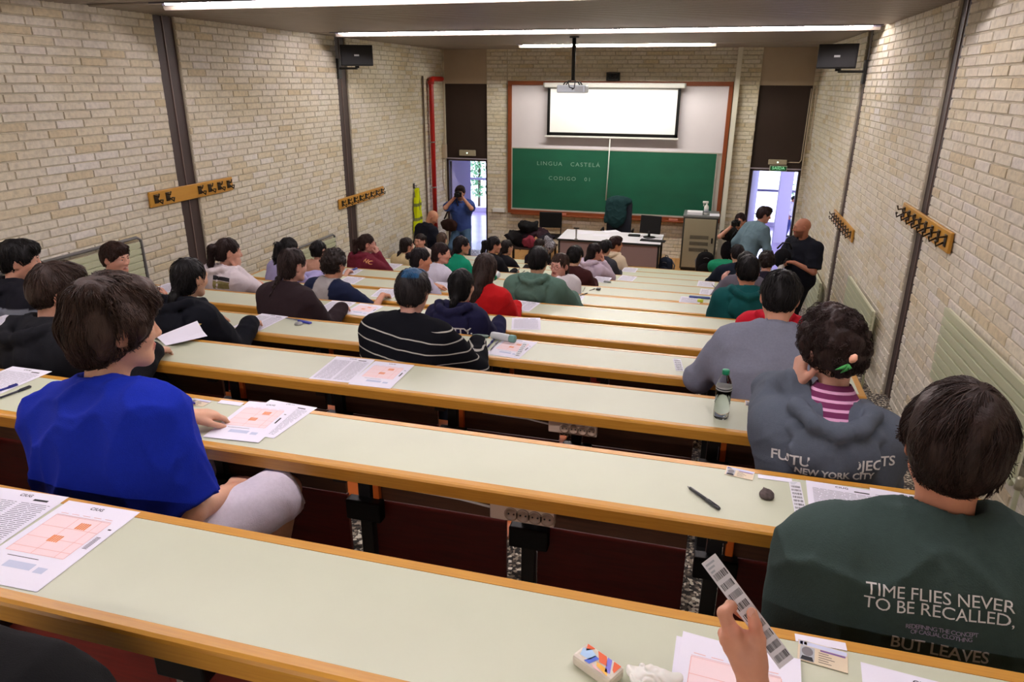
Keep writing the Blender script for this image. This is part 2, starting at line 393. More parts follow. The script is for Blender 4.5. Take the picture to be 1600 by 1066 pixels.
def shrub(x, y, z, h, label):
    t = thing('shrub', label, 'shrub', (x, y, z)); r = random.Random(int(x*10)); mb = MB()
    for k in range(700):
        a = r.uniform(0, math.tau); rr = r.uniform(0.2, 0.75)*(0.6+0.5*math.sin(3*a)); zz = r.uniform(0.4, h); c = Vector((rr*math.cos(a), rr*math.sin(a), zz)); u = Vector((r.gauss(0, 1), r.gauss(0, 1), r.gauss(0, 1))).normalized()*0.08; w = u.cross(Vector((r.gauss(0, 1), r.gauss(0, 1), 1))).normalized()*0.03
        mb.add([c-u, c+w, c+u, c-w], [(0, 1, 2, 3)])
    tag(mb.build('foliage', mat('leaf_outside', (96, 150, 96), 0.6), t), kind='stuff')
    MB().tube([(0, 0, 0), (0.03, 0, h*0.5), (0, 0.04, h*0.8)], [0.05, 0.035, 0.015], 8).build('trunk', mat('bark', (90, 74, 58), 0.8), t, True)
shrub(2.75, YF+7.5, -0.25, 3.4, 'green shrub outside, seen through the right doorway'); shrub(-7.0, YF+7.0, -0.25, 2.6, 'green shrub outside, seen through the left doorway')
# ---------------------------------------------------------------- lecture benches
PX0, PIT = 0.127, 0.61
posts = [PX0 + PIT*k for k in range(-7, 2)]
posts = [x for x in posts if DXL+0.1 < x < DXR-0.05] + [DXR-0.06]
def make_bench():
    t = thing('lecture_bench', 'x', 'desk', (0, 0, 0))
    L = DXL, DXR
    MB().rbox(L[0]+0.03, L[1]-0.03, 0.0, DW-0.032, -0.036, 0.0, 0.001).build('desktop', LAM, t)
    MB().prism([(-0.034, -0.048), (-0.034, -0.008), (-0.030, -0.002), (-0.022, 0.001), (0.0, 0.001), (0.0, -0.048)], 'x', L[0], L[1]).build('near_edge', WOOD, t)
    MB().prism([(DW-0.032, -0.048), (DW-0.032, 0.001), (DW-0.006, 0.001), (DW, -0.004), (DW, -0.048)], 'x', L[0], L[1]).build('far_edge', WOOD, t)
    for x0, x1 in ((L[0], L[0]+0.03), (L[1]-0.03, L[1])):
        MB().rbox(x0, x1, 0.0, DW-0.032, -0.048, 0.0012, 0.002).build('end_edge', WOOD, t)
    MB().box(L[0]+0.05, L[1]-0.05, 0.02, 0.05, -0.075, -0.048).box(L[0]+0.05, L[1]-0.05, 0.225, 0.25, -0.085, -0.048).build('under_rail', BLK, t)
    pm = MB().rbox(-0.024, 0.024, 0.19, 0.235, -0.73, -0.048, 0.003).box(-0.024, 0.024, 0.03, 0.19, -0.10, -0.06).box(-0.03, 0.03, 0.10, 0.33, -0.728, -0.715)
    pmesh = pm.mesh('post'); pmesh.materials.append(BLK)
    br = MB().rbox(-0.06, 0.075, 0.155, 0.20, -0.335, -0.255, 0.006); brm = br.mesh('seat_bracket'); brm.materials.append(BLKP)
    up = MB().rbox(0.028, PIT-0.085, 0.212, 0.228, -0.27, -0.088, 0.002).mesh('upper_panel'); up.materials.append(PANB)
    lo = MB().rbox(0.028, PIT-0.085, 0.215, 0.233, -0.55, -0.275, 0.002).mesh('lower_panel'); lo.materials.append(PANR)
    st = MB().rbox(0.06, PIT-0.12, 0.36, 0.62, -0.465, -0.447, 0.006)
    st = st.mesh('seat'); st.materials.append(mat('bent_plywood', (176, 92, 38), 0.4, noise=0.3, nscale=6, stretch=(1, 8, 8), rgb2=(120, 50, 18)))
    arm = MB().rbox(-0.012, 0.012, 0.20, 0.50, -0.50, -0.475, 0.003).mesh('seat_arm'); arm.materials.append(BLK)
    tabm = MB().rbox(0.034, 0.058, 0.19, 0.212, -0.33, -0.075, 0.003).mesh('plywood_tab'); tabm.materials.append(mat('orange_ply', (222, 108, 34), 0.45))
    for i, x in enumerate(posts):
        link('post', pmesh, t, (x, 0, 0)); link('seat_bracket', brm, t, (x, 0, 0)); link('seat_arm', arm, t, (x, 0, 0))
        if i % 2 == 1 and i < len(posts)-1: link('plywood_tab', tabm, t, (x, 0, 0))
        if i < len(posts)-1 and posts[i+1]-x > 0.3:
            link('upper_panel', up, t, (x, 0, 0)); link('lower_panel', lo, t, (x, 0, 0))
            z = -RISE
            s = link('seat', st, t, (x, 0, -0.006)); 
    return t
proto = make_bench()
LAB = {12: 'long cream desk nearest the camera, with the tissue pack on it', 11: 'second long cream desk from the camera, the blue T-shirt sitter leans at it',
       10: 'third long cream desk from the camera, with the plastic water bottle', 9: 'fourth cream desk from the camera, the striped black shirt sitter is at it',
       8: 'fifth cream desk from the camera, the brown jacket with a braid is at it', 7: 'sixth cream desk from the camera, the red sweater sitter is at it',
       6: 'seventh cream desk from the camera, the sage green hoodie sitter is at it', 5: 'eighth cream desk from the camera, the girl looking back through glasses is at it',
       4: 'ninth cream desk from the camera, the maroon hoodie sitter is at it', 3: 'tenth cream desk from the camera, two rows behind the front one',
       2: 'eleventh cream desk from the camera, directly behind the front one', 1: 'front cream desk, closest to the chalkboard'}
for n in range(12, 0, -1):
    t = proto if n == 12 else copy_tree(proto)
    y, z = desk(n); t.location = (0, y, z); t['label'] = LAB[n]; t['group'] = 'rows of long lecture desks'
def power_strip(px, py, px2, py2, row, label):
    Y = desk(row)[0]-0.025; zb = desk(row)[1]-0.049-0.056
    a, b = at(px, py, Y=Y), at(px2, py2, Y=Y); w = b.x-a.x
    t = thing('power_strip', label, 'socket strip', ((a.x+b.x)/2, Y, zb), 0, 'socket strips under the desks')
    h = 0.055
    MB().rbox(-w/2, w/2, 0, 0.03, 0, h, 0.004).build('body', mat('socket_beige', (196, 176, 156), 0.5), t)
    for k in range(4):
        x = w*(-0.16 + 0.185*k)
        s = MB().lathe([(0.022, 0), (0.022, 0.004), (0.017, 0.004), (0.016, 0.001)], seg=16, M=Matrix.Translation((x, 0.0, h*0.5)) @ Matrix.Rotation(R_(90), 4, 'X')).build('socket', mat('socket_ring', (150, 128, 108), 0.5), t, True)
        MB().lathe([(0.003, 0), (0.003, 0.002)], seg=6, M=Matrix.Translation((x-0.008, -0.001, h*0.5)) @ Matrix.Rotation(R_(90), 4, 'X')).lathe([(0.003, 0), (0.003, 0.002)], seg=6, M=Matrix.Translation((x+0.008, -0.001, h*0.5)) @ Matrix.Rotation(R_(90), 4, 'X')).build('contact_hole', BLK, s)
    MB().tube([(-w/2, 0.015, 0.03), (-w/2-0.1, 0.01, 0.045), (-w/2-0.3, 0.01, 0.05)], 0.004, 6).build('cable', WHT, t, True)
power_strip(765, 783, 866, 806, 11, 'beige socket strip under the second desk from the camera')
power_strip(857, 660, 932, 684, 10, 'beige socket strip under the third desk, below the water bottle row')

# ---------------------------------------------------------------- dais, board, screen
DAIS = 0.165
mb = MB(); mb.box(-4.3, 0.36, 12.0, 14.59, 0, DAIS-0.02)
dz = tag(mb.build('floor', DARKP), kind='structure')
x = -4.3; k = 0
while x < 0.3:
    MB().rbox(x+0.002, min(x+0.19, 0.36)-0.002, 11.98, 14.59, DAIS-0.02, DAIS, 0.002).build('plank', PARQ, dz); x += 0.19
t = thing('chalkboard', 'wall-wide board, white above and green chalkboard below, in a wooden frame', 'chalkboard', (-1.9, 14.58, 0.95))
BX0, BX1, BZ0, BZ1 = -4.07, 0.27, 0.93, 3.56
cx = -1.9; fw = 0.075; FRM = mat('board_frame_wood', (134, 66, 28), 0.45, noise=0.25, nscale=6, rgb2=(104, 44, 18))
def bl(x): return x-cx
for nm, (a, b, c, d) in dict(frame_top=(BX0, BX1, BZ1-fw, BZ1), frame_bottom=(BX0, BX1, BZ0, BZ0+fw), frame_left=(BX0, BX0+fw, BZ0+fw, BZ1-fw), frame_right=(BX1-fw, BX1, BZ0+fw, BZ1-fw)).items():
    MB().rbox(bl(a), bl(b), -0.06, 0.015, c-0.95, d-0.95, 0.006).build(nm, FRM, t)
gz = at(960, 236, Y=14.55).z; gx = at(951, 250, Y=14.55).x
MB().box(bl(BX0+fw), bl(BX1-fw), -0.02, 0.015, gz-0.95, BZ1-fw-0.95).build('white_panel', mat('white_board', (222, 216, 222), 0.45, noise=0.04, nscale=2), t)
GRN = mat('green_chalkboard', (10, 92, 66), 0.55, noise=0.16, nscale=1.6, stretch=(1, 1, 2))
MB().box(bl(BX0+fw+0.02), bl(gx-0.004), -0.032, 0.0, BZ0+fw+0.03-0.95, gz-0.95).build('green_panel', GRN, t)
MB().box(bl(gx+0.004), bl(BX1-fw-0.1), -0.032, 0.0, BZ0+fw+0.03-0.95, gz-0.95).build('green_panel', GRN, t)
ALU = mat('aluminium_trim', (196, 194, 186), 0.35, metal=0.3)
mb = MB(); mb.box(bl(BX0+fw), bl(BX1-fw), -0.04, -0.02, gz-0.95, gz+0.02-0.95); mb.box(bl(BX0+fw), bl(BX1-fw), -0.045, -0.02, BZ0+fw-0.95, BZ0+fw+0.03-0.95)
mb.box(bl(BX0+fw), bl(BX0+fw+0.02), -0.04, -0.02, BZ0+fw-0.95, gz-0.95); mb.box(bl(BX1-fw-0.1), bl(BX1-fw-0.08), -0.04, -0.02, BZ0+fw-0.95, gz-0.95)
mb.box(bl(BX1-fw-0.08), bl(BX1-fw), -0.02, 0.0, BZ0+fw-0.95, gz-0.95); mb.build('metal_trim', ALU, t)
MB().rbox(bl(BX0+0.1), bl(BX1-0.1), -0.16, -0.06, BZ0-0.95-0.01, BZ0-0.95+0.012, 0.004).build('chalk_tray', FRM, t)
CH = mat('chalk', (150, 178, 160), 0.9)
for key, (px, py, px2) in dict(lc=(839, 258, 937), cd=(858, 281, 922)).items():
    vs, fs = TEXT[key]; a = at(px, py, Y=14.54); b = at(px2, py, Y=14.54)
    xs = [v[0] for v in vs]; sc = (b.x-a.x)/(max(xs)-min(xs)); mid = (a.x+b.x)/2
    r = random.Random(3)
    mb = MB().add([(v[0]*sc + mid - cx, 0, v[1]*sc*0.9 + a.z - 0.95) for v in vs], fs)
    mb.build('chalk_writing', CH, t, loc=(0, -0.034, 0))
for k, px in enumerate((878, 1052)):
    p = at(px, 333 if k == 0 else 344, Y=14.46)
    tag(MB().rbox(-0.09, 0.09, -0.025, 0.025, 0, 0.04, 0.008).build('board_eraser', mat('pink_felt', (196, 120, 100), 0.8), loc=(p.x, 14.47, BZ0+0.013)),
        'pinkish board eraser on the chalk tray, %s' % ('above the black chair at left' if k == 0 else 'right of the monitor'), 'eraser', 'erasers on the chalk tray')
# projector screen
a, b = at(851, 139, Y=14.42), at(1070, 139, Y=14.42); c, d = at(857, 216, Y=14.42), at(1061, 216, Y=14.42)
t = thing('projector_screen', 'white pull-down projector screen with black border on the board', 'projector screen', ((a.x+b.x)/2, 14.42, d.z))
hw = (b.x-a.x)/2; H = a.z - c.z; sw = (d.x-c.x)/2
MB().rbox(-hw, hw, -0.05, 0.06, H-0.03, H+0.06, 0.015).build('case', WHT, t)
MB().rbox(-hw-0.02, -hw, -0.05, 0.06, H-0.03, H+0.06, 0.01).rbox(hw, hw+0.02, -0.05, 0.06, H-0.03, H+0.06, 0.01).build('end_cap', GREYP, t)
nn = 24; vs = []; fs = []
for i in range(nn+1):
    for j in range(9):
        u = -sw+0.05 + 2*(sw-0.05)*i/nn; z = 0.05 + (H-0.10)*j/8
        vs.append((u, 0.012*math.sin(u*5.3+z*2.5)*(1-j/8)*0.5, z))
fs = [(i*9+j, (i+1)*9+j, (i+1)*9+j+1, i*9+j+1) for i in range(nn) for j in range(8)]
MB().add(vs, fs).build('screen_sheet', mat('screen_white', (250, 250, 250), 0.75), t, True)
MB().box(-sw, -sw+0.055, -0.008, 0.008, 0.0, H-0.03).box(sw-0.055, sw, -0.008, 0.008, 0, H-0.03).box(-sw, sw, -0.008, 0.008, 0, 0.06).box(-sw, sw, -0.008, 0.008, H-0.06, H-0.03, 1).build('screen_border', [BLKP, GREYP], t)
MB().rbox(-sw-0.04, sw+0.02, -0.02, 0.02, -0.035, 0.0, 0.006).build('bottom_bar', WHT, t)
pc = at(951, 262, Y=14.42); MB().tube([(pc.x-t.location.x, 0, -0.03), (pc.x-t.location.x-0.01, 0.02, -0.6), (pc.x-t.location.x-0.03, 0.04, -1.25)], 0.012, 6).build('pull_cord', WHT, t, True)
# room number
a = at(948, 116, Y=14.56); b = at(968, 128, Y=14.56); t = thing('room_number_sign', 'small dark sign reading 953 above the board frame', 'sign', ((a.x+b.x)/2, 14.565, BZ1+0.005))
MB().rbox(-0.13, 0.13, -0.03, 0.02, 0, 0.155, 0.008).build('plate', BLKP, t); vs, fs = TEXT['rm']
MB().add([(v[0]*1.5, -0.034, v[1]*1.5+0.04) for v in vs], fs).build('digits', WHT, t)
# projector on pole
P = Vector((-2.045, 10.8, 3.50))
t = thing('projector', 'pale grey projector hanging from a black ceiling pole', 'projector', P)
MB().tube([(0, 0, 0.06), (0, 0, ZC-P.z-0.0)], 0.028, 12).lathe([(0.07, ZC-P.z-0.02), (0.07, ZC-P.z)], seg=16).build('pole', BLK, t, True)
MB().rbox(-0.21, 0.21, -0.15, 0.15, -0.11, 0.0, 0.02).build('body', mat('projector_grey', (176, 184, 190), 0.4), t)
MB().box(-0.09, 0.09, -0.09, 0.09, 0.03, 0.045).tube([(-0.09, -0.09, 0.04), (-0.12, -0.1, 0.0)], 0.01).tube([(0.09, -0.09, 0.04), (0.12, -0.1, 0.0)], 0.01).tube([(0.09, 0.09, 0.04), (0.12, 0.1, 0.0)], 0.01).tube([(-0.09, 0.09, 0.04), (-0.12, 0.1, 0.0)], 0.01).build('mount', BLK, t)
mb = MB()
for k in range(6): mb.box(0.06+0.02*k, 0.07+0.02*k, -0.152, -0.149, -0.09, -0.02)
mb.build('vent_slots', GREYP, t)
MB().tube([(-0.03, 0.0, 0.06), (-0.05, -0.12, 0.05), (-0.02, -0.16, -0.03), (0.05, -0.155, -0.05)], 0.008).tube([(0.03, 0.0, 0.06), (0.06, -0.14, 0.06), (0.05, -0.16, -0.04), (0.02, -0.155, -0.06)], 0.007).build('cables', BLK, t, True)
MB().lathe([(0.045, 0), (0.045, 0.03), (0.035, 0.03), (0.03, 0.015)], M=Matrix.Translation((-0.1, 0.145, -0.055)) @ Matrix.Rotation(R_(-90), 4, 'X')).build('lens', BLK, t, True)
# white riser column at the right of the board
tag(MB().rbox(0.285, 0.375, 14.47, 14.59, 0, ZC, 0.004).build('pipe_casing', mat('offwhite_casing', (226, 223, 208), 0.5)), 'tall off-white pipe casing running up the wall beside the board', 'pipe casing')
# emergency lights, exit sign
def em_light(px0, py0, px1, py1, label, grp):
    a, b = at(px0, py0, Y=YF+0.02), at(px1, py1, Y=YF+0.02)
    t = thing('emergency_light', label, 'emergency light', ((a.x+b.x)/2, YF+0.055, b.z), 0, grp); w = (b.x-a.x)/2; h = a.z-b.z
    MB().rbox(-w, w, -0.07, 0.0, 0, h, 0.012).build('housing', mat('beige_housing', (176, 166, 142), 0.45), t)
    MB().lathe([(0.015, 0), (0.012, 0.006), (0.0, 0.008)], seg=12, M=Matrix.Translation((0, -0.07, h*0.5)) @ Matrix.Rotation(R_(90), 4, 'X')).build('indicator', mat('indicator', (220, 255, 230), 0.4, emit=2), t, True)
    return t, w, h
em_light(718, 234, 743, 244, 'beige emergency light box above the left doorway', 'emergency lights above the doors')
t, w_, h_ = em_light(1201, 249, 1229, 258, 'beige emergency light box above the right doorway exit sign', 'emergency lights above the doors')
MB().tube([(w_, -0.012, h_/2), (w_+0.22, -0.012, h_/2), (w_+0.25, -0.012, h_/2+0.05), (w_+0.255, -0.012, PTOP-t.location.z-0.05)], 0.012, 6).build('conduit', PLAST, t, True)
a, b = at(1203, 258, Y=YF+0.02), at(1229, 268, Y=YF+0.02)
t = thing('exit_sign', 'green exit sign reading SAÍDA under the emergency light', 'sign', ((a.x+b.x)/2, YF+0.05, b.z)); w_ = (b.x-a.x)/2
MB().rbox(-w_, w_, -0.05, 0, 0, a.z-b.z-0.004, 0.004).build('frame', mat('sign_frame', (190, 190, 170), 0.5), t)
MB().box(-w_+0.012, w_-0.012, -0.054, -0.05, 0.012, a.z-b.z-0.016).build('green_face', mat('sign_green', (14, 96, 50), 0.5, emit=0.15), t)
vs, fs = TEXT['sa']; MB().add([(v[0]*1.0, -0.056, v[1]+0.035) for v in vs], fs).build('lettering', mat('sign_text', (180, 220, 190), 0.5, emit=0.3), t)
# cable conduits near the doors
MB_ = MB().tube([(1.68, 14.56, PTOP), (1.72, 14.55, PTOP-0.05), (1.725, 14.5, PTOP-0.25), (1.725, 14.5, 2.5)], 0.012, 6).tube([(1.665, 14.57, PTOP), (1.665, 14.57, 1.9)], 0.012, 6)
MB_.rbox(1.69, 1.75, 14.46, 14.52, 2.38, 2.5, 0.006); tag(MB_.build('cable_conduit', PLAST), 'thin cream cable conduit with small box in the right corner', 'conduit')
MB_ = MB().tube([(-5.44, 14.5, 3.6), (-5.44, 14.5, 2.5), (-5.46, 14.48, 2.3)], 0.014, 6).rbox(-5.485, -5.40, 14.44, 14.53, 2.02, 2.3, 0.008).tube([(-5.47, 14.46, 2.05), (-5.48, 14.44, 1.6), (-5.46, 14.46, 1.35), (-5.43, 14.5, 1.35)], 0.010, 6)
tag(MB_.build('cable_conduit', PLAST), 'cream cable conduit with junction box beside the left doorway', 'conduit')
# red pipe
t = thing('fire_pipe', 'red fire pipe with elbow rising in the left corner', 'pipe', (-5.40, 13.72, 0)); RED = mat('red_paint', (178, 26, 18), 0.35)
zt = CAMZ+0.06
MB().tube([(0, 0, 0.02), (0, 0, zt-0.06), (0, 0.02, zt-0.02), (0, 0.06, zt), (0, 0.56, zt), (0.0, 0.60, zt)], 0.048, 14).build('pipe', RED, t, True)
for z in (zt-1.2, 1.5): MB().tube([(0, 0, z), (0, 0, z+0.025)], 0.056, 14).box(-0.07, 0, -0.008, 0.008, z+0.005, z+0.02).build('clamp', mat('clamp_steel', (150, 140, 135), 0.4, metal=0.5), t, True)
MB().lathe([(0.062, 0), (0.062, 0.07)], c=(0, 0, zt-0.1), seg=16).build('elbow_collar', RED, t, True)
tag(MB().tube([(-5.46, 13.45, 0.0), (-5.46, 13.45, zt+0.05)], 0.018, 8).build('conduit_pipe', mat('brown_conduit', (110, 92, 78), 0.6), smooth=True), 'thin brown pipe running up left of the red fire pipe', 'pipe')
tag(MB().rbox(-4.40, -4.14, 14.50, 14.59, 0.93, 1.01, 0.005).build('wall_trunking', WHT), 'small white trunking box on the brick left of the board', 'trunking')
# loudspeakers
def speaker(x, y, z, rz, label, sg):
    t = thing('loudspeaker', label, 'loudspeaker', (x, y, z), rz, 'loudspeakers high on the side walls')
    poly = [(-0.23, -0.14), (0.23, -0.14), (0.16, 0.15), (-0.16, 0.15)]
    vs = [(u, v, zz) for zz in (-0.14, 0.14) for u, v in poly]
    MB().add(vs, [(0, 1, 2, 3), (4, 7, 6, 5), (0, 4, 5, 1), (1, 5, 6, 2), (2, 6, 7, 3), (3, 7, 4, 0)]).build('cabinet', BLKP, t)
    MB().rbox(-0.22, 0.22, -0.155, -0.14, -0.13, 0.13, 0.006).build('grille', mat('speaker_grille', (30, 30, 31), 0.8, bump=0.6, bscale=200), t)
    MB().box(-0.035, 0.035, -0.157, -0.155, -0.012, 0.012).build('badge', mat('badge_silver', (190, 190, 190), 0.3), t)
    M = Matrix.Rotation(-rz, 4, 'Z')
    wx = (XL+0.018 if sg < 0 else XR-0.018) - x
    MB().rbox(wx - (0 if sg < 0 else 0.03), wx + (0.03 if sg < 0 else 0), -0.05, 0.05, -0.32, -0.04, 0.004, M=M).rbox(min(wx, 0), max(wx, 0), -0.02, 0.02, -0.19, -0.16, 0.004, M=M).box(-0.03, 0.03, -0.03, 0.03, -0.17, -0.14).build('bracket', BLK, t)
speaker(-5.17, 10.2, CAMZ+0.36, R_(28), 'black loudspeaker bracketed high on the left brick wall', -1)
speaker(1.42, 10.2, CAMZ+0.32, R_(-20), 'black loudspeaker bracketed high on the right brick wall', 1)
# coat racks
def coat_rack(X, sg, y0, y1, z0, label, missing=()):
    t = thing('coat_rack', label, 'coat rack', (X, (y0+y1)/2, z0), 0, 'wooden coat racks on the side walls'); hl = (y1-y0)/2
    MB().rbox(*sorted((0.016*sg, 0.04*sg)), -hl, hl, -0.01, 0.145, 0.006).build('board', mat('rack_wood', (206, 152, 58), 0.4, noise=0.3, nscale=5, stretch=(8, 1, 8), rgb2=(176, 116, 36)), t)
    BR = mat('hook_metal', (70, 56, 40), 0.4, metal=0.6)
    n = 8
    for k in range(n):
        if k in missing: continue
        y = -hl + 2*hl*(k+0.5)/n
        mb = MB().rbox(*sorted((0.040*sg, 0.046*sg)), y-0.030, y+0.030, 0.025, 0.115, 0.002)
        mb.tube([(0.045*sg, y-0.026, 0.105), (0.10*sg, y-0.026, 0.095), (0.11*sg, y-0.026, 0.13)], 0.008, 6)
        mb.tube([(0.045*sg, y+0.026, 0.05), (0.09*sg, y+0.026, 0.02), (0.10*sg, y+0.026, 0.06), (0.10*sg, y-0.01, 0.06)], 0.008, 6)
        mb.build('hook', BR, t, True)
coat_rack(XR, -1, 5.72, 7.18, CAMZ-1.15, 'oak coat rack on the right wall, nearer one above the big radiator')
coat_rack(XR, -1, 9.22, 10.76, CAMZ-1.79, 'oak coat rack far along the right wall, bright with glare')
coat_rack(XL, 1, 6.02, 7.37, CAMZ-1.21, 'oak coat rack nearer the camera on the left wall', missing=(2, 3))
coat_rack(XL, 1, 9.88, 11.48, CAMZ-1.85, 'oak coat rack farther along the left wall, below the loudspeaker')
# radiators
def radiator(X, sg, y0, y1, z0, z1, label, pipe=False):
    t = thing('radiator', label, 'radiator', (X, (y0+y1)/2, z0), 0, 'panel radiators on the side walls'); hl = (y1-y0)/2; H = z1-z0; nf = 8
    for k in range(nf):
        a = H*k/nf
        MB().rbox(*sorted((0.085*sg, 0.105*sg)), -hl, hl, a+0.006, a+H/nf-0.006, 0.003).build('panel', RADM, t)
    MB().box(*sorted((0.07*sg, 0.088*sg)), -hl+0.01, hl-0.01, 0.01, H-0.01).build('backing', mat('radiator_back', (236, 238, 212), 0.4), t)
    for y in (-hl+0.2, hl-0.2): MB().box(*sorted((0.018*sg, 0.07*sg)), y-0.015, y+0.015, 0.1, H-0.1).build('wall_bracket', RADM, t)
    e = -hl if not pipe else hl
    MB().tube([(0.09*sg, -hl, 0.05), (0.09*sg, -hl-0.06, 0.05), (0.09*sg, -hl-0.07, 0.02), (0.085*sg, -hl-0.07, -0.30)], 0.013, 8).build('pipe', RADM, t, True)
    MB().lathe([(0.02, 0), (0.02, 0.06), (0.012, 0.07)], c=(0.09*sg, -hl-0.07, 0.03), seg=10).build('valve', mat('valve_metal', (190, 186, 160), 0.3, metal=0.4), t, True)
    if pipe:
        MB().tube([(0.05*sg, -hl, H+0.03), (0.05*sg, hl+0.02, H+0.03), (0.05*sg, hl+0.07, H), (0.05*sg, hl+0.08, 0.0), (0.05*sg, hl+0.08, -0.2)], 0.016, 8).build('grey_pipe', mat('grey_pipe', (112, 110, 108), 0.45), t, True)
radiator(XR, -1, 3.78, 5.31, CAMZ-1.97, CAMZ-1.44, 'pale green radiator nearest the camera on the right wall')
radiator(XR, -1, 7.29, 8.72, CAMZ-2.63, CAMZ-2.08, 'pale green radiator in the middle of the right wall')
radiator(XR, -1, 10.56, 11.98, CAMZ-3.30, CAMZ-2.66, 'farthest radiator on the right wall, lit by the doorway')
radiator(XL, 1, 4.25, 5.72, CAMZ-2.02, CAMZ-1.50, 'pale green radiator with grey pipe on the left wall, behind the smiling boy', True)
radiator(XL, 1, 8.05, 9.56, CAMZ-2.74, CAMZ-2.22, 'pale green radiator farther along the left wall, behind the lavender jacket', True)
# teacher's desk
TZ = CAMZ-2.63; t = thing('teacher_desk', 'grey-pink teacher desk with white top in front of the board', 'desk', (-1.62, 12.8, DAIS)); TH = TZ-DAIS
MB().rbox(-0.91, 0.91, -0.45, 0.45, TH-0.03, TH, 0.003).build('top', mat('white_top', (232, 230, 238), 0.4), t)
MB().box(-0.915, 0.915, -0.457, -0.45, TH-0.035, TH).box(-0.917, -0.91, -0.45, 0.45, TH-0.035, TH).box(0.91, 0.917, -0.45, 0.45, TH-0.035, TH).build('edge_band', mat('dark_edge', (40, 46, 42), 0.5), t)
MB().rbox(-0.87, 0.87, -0.42, -0.40, TH-0.42, TH-0.035, 0.003).build('modesty_panel', mat('greypink_panel', (152, 128, 124), 0.6), t)
for x in (-0.88, 0.88):
    for y in (-0.40, 0.40): MB().rbox(x-0.02, x+0.02, y-0.02, y+0.02, 0, TH-0.03, 0.004).build('leg', mat('dark_leg', (34, 38, 36), 0.4), t)
# cabinet
t = thing('equipment_cabinet', 'tall grey-beige metal cabinet right of the teacher desk', 'cabinet', (-0.08, 13.9, DAIS))
CB = mat('cabinet_beige', (158, 150, 124), 0.5); CD = mat('cabinet_dark', (52, 54, 50), 0.45); cw_ = 0.315; ch = CAMZ-2.31-DAIS
MB().rbox(-cw_, cw_, -0.3, 0.3, 0.04, ch-0.04, 0.006).build('body', CD, t)
MB().rbox(-cw_-0.01, cw_+0.01, -0.31, 0.31, ch-0.04, ch, 0.006).build('top', mat('cabinet_top', (112, 116, 116), 0.4), t)
dr = MB().rbox(-cw_+0.03, cw_-0.03, -0.312, -0.30, 0.07, ch-0.06, 0.004).build('door', CB, t)
mb = MB()
for zc_ in (0.62, 0.50, 0.38):
    for k in range(6): mb.box(-0.17+0.0*k, 0.17, -0.3135, -0.3115, zc_*1.0 + k*0.012, zc_ + k*0.012 + 0.005)
mb.build('vent_slots', CD, dr)
MB().rbox(0.22, 0.25, -0.33, -0.312, 0.55, 0.65, 0.004).build('handle', BLK, dr)
MB().rbox(-cw_+0.02, cw_-0.02, -0.27, 0.27, 0, 0.04, 0.002).build('plinth', BLK, t)
# items on the cabinet
p = at(1101, 328, Z=DAIS+ch); zc_ = DAIS+ch
t = thing('spray_bottle', 'white spray bottle standing on the cabinet', 'bottle', (0.0, 13.78, zc_))
MB().lathe([(0.038, 0), (0.042, 0.01), (0.042, 0.13), (0.034, 0.16), (0.016, 0.18), (0.016, 0.20)]).build('body', mat('milky_plastic', (226, 226, 222), 0.4), t, True)
MB().rbox(-0.075, 0.03, -0.016, 0.016, 0.205, 0.245, 0.008).rbox(-0.06, -0.045, -0.006, 0.006, 0.15, 0.21, 0.004).lathe([(0.02, 0.19), (0.02, 0.21)]).build('spray_head', WHT, t, True)
MB().lathe([(0.0425, 0.04), (0.0425, 0.11)]).build('label_band', mat('label_grey', (176, 180, 186), 0.5), t, True)
tag(MB().rbox(-0.14, 0.14, -0.11, 0.11, 0, 0.05, 0.004).build('paper_stack', mat('paper_white', (240, 238, 244), 0.8), loc=(-0.20, 13.78, zc_)), 'stack of white paper on the cabinet, left of the spray bottle', 'paper stack')
t = tag(MB().rbox(-0.09, 0.09, -0.12, 0.12, 0, 0.012, 0.001).build('paper_stack', PAPER, loc=(0.16, 13.74, zc_)), 'thin white papers on the cabinet, right of the spray bottle', 'papers')
# chairs
def office_chair(x, y, label, zb, high=True):
    t = thing('teacher_chair' if high else 'stacking_chair', label, 'chair', (x, y, DAIS), R_(0))
    if high:
        MB().lathe([(0.03, 0.06), (0.03, 0.45)], seg=12).build('column', BLK, t, True)
        for k in range(5):
            a = k*math.tau/5; MB().tube([(0, 0, 0.09), (0.28*math.cos(a), 0.28*math.sin(a), 0.05)], [0.025, 0.018], 8).build('leg', BLK, t, True)
        MB().rbox(-0.25, 0.25, -0.25, 0.25, 0.43, 0.52, 0.03).build('seat', BLKP, t)
        MB().rbox(-0.24, 0.24, 0.20, 0.29, 0.58, 1.22, 0.04).build('backrest', mat('dark_fabric', (24, 28, 40), 0.9), t)
        for s in (-1, 1): MB().tube([(s*0.27, 0.15, 0.5), (s*0.29, 0.15, 0.72), (s*0.29, -0.12, 0.72)], 0.018, 8).build('armrest', BLKP, t, True)
    else:
        for sx in (-1, 1):
            for sy in (-1, 1): MB().tube([(sx*0.23, sy*0.2, 0), (sx*0.21, sy*0.17, 0.43)], 0.011, 8).build('leg', BLK, t, True)
            MB().tube([(sx*0.21, 0.2, 0.42), (sx*0.22, 0.26, 0.85)], 0.011, 8).build('back_post', BLK, t, True)
        MB().rbox(-0.23, 0.23, -0.22, 0.22, 0.43, 0.465, 0.016).build('seat', BLKP, t)
        MB().rbox(-0.23, 0.23, 0.22, 0.255, 0.58, 0.90, 0.03).build('backrest', BLKP, t)
    return t
office_chair(at(967, 345, Y=13.75).x, 13.55, 'black high-back office chair behind the teacher desk', 0)
c2 = office_chair(at(863, 350, Y=14.1).x, 13.85, 'black stacking chair against the wall left of the teacher desk', 0, False); c2.rotation_euler.z = R_(8)
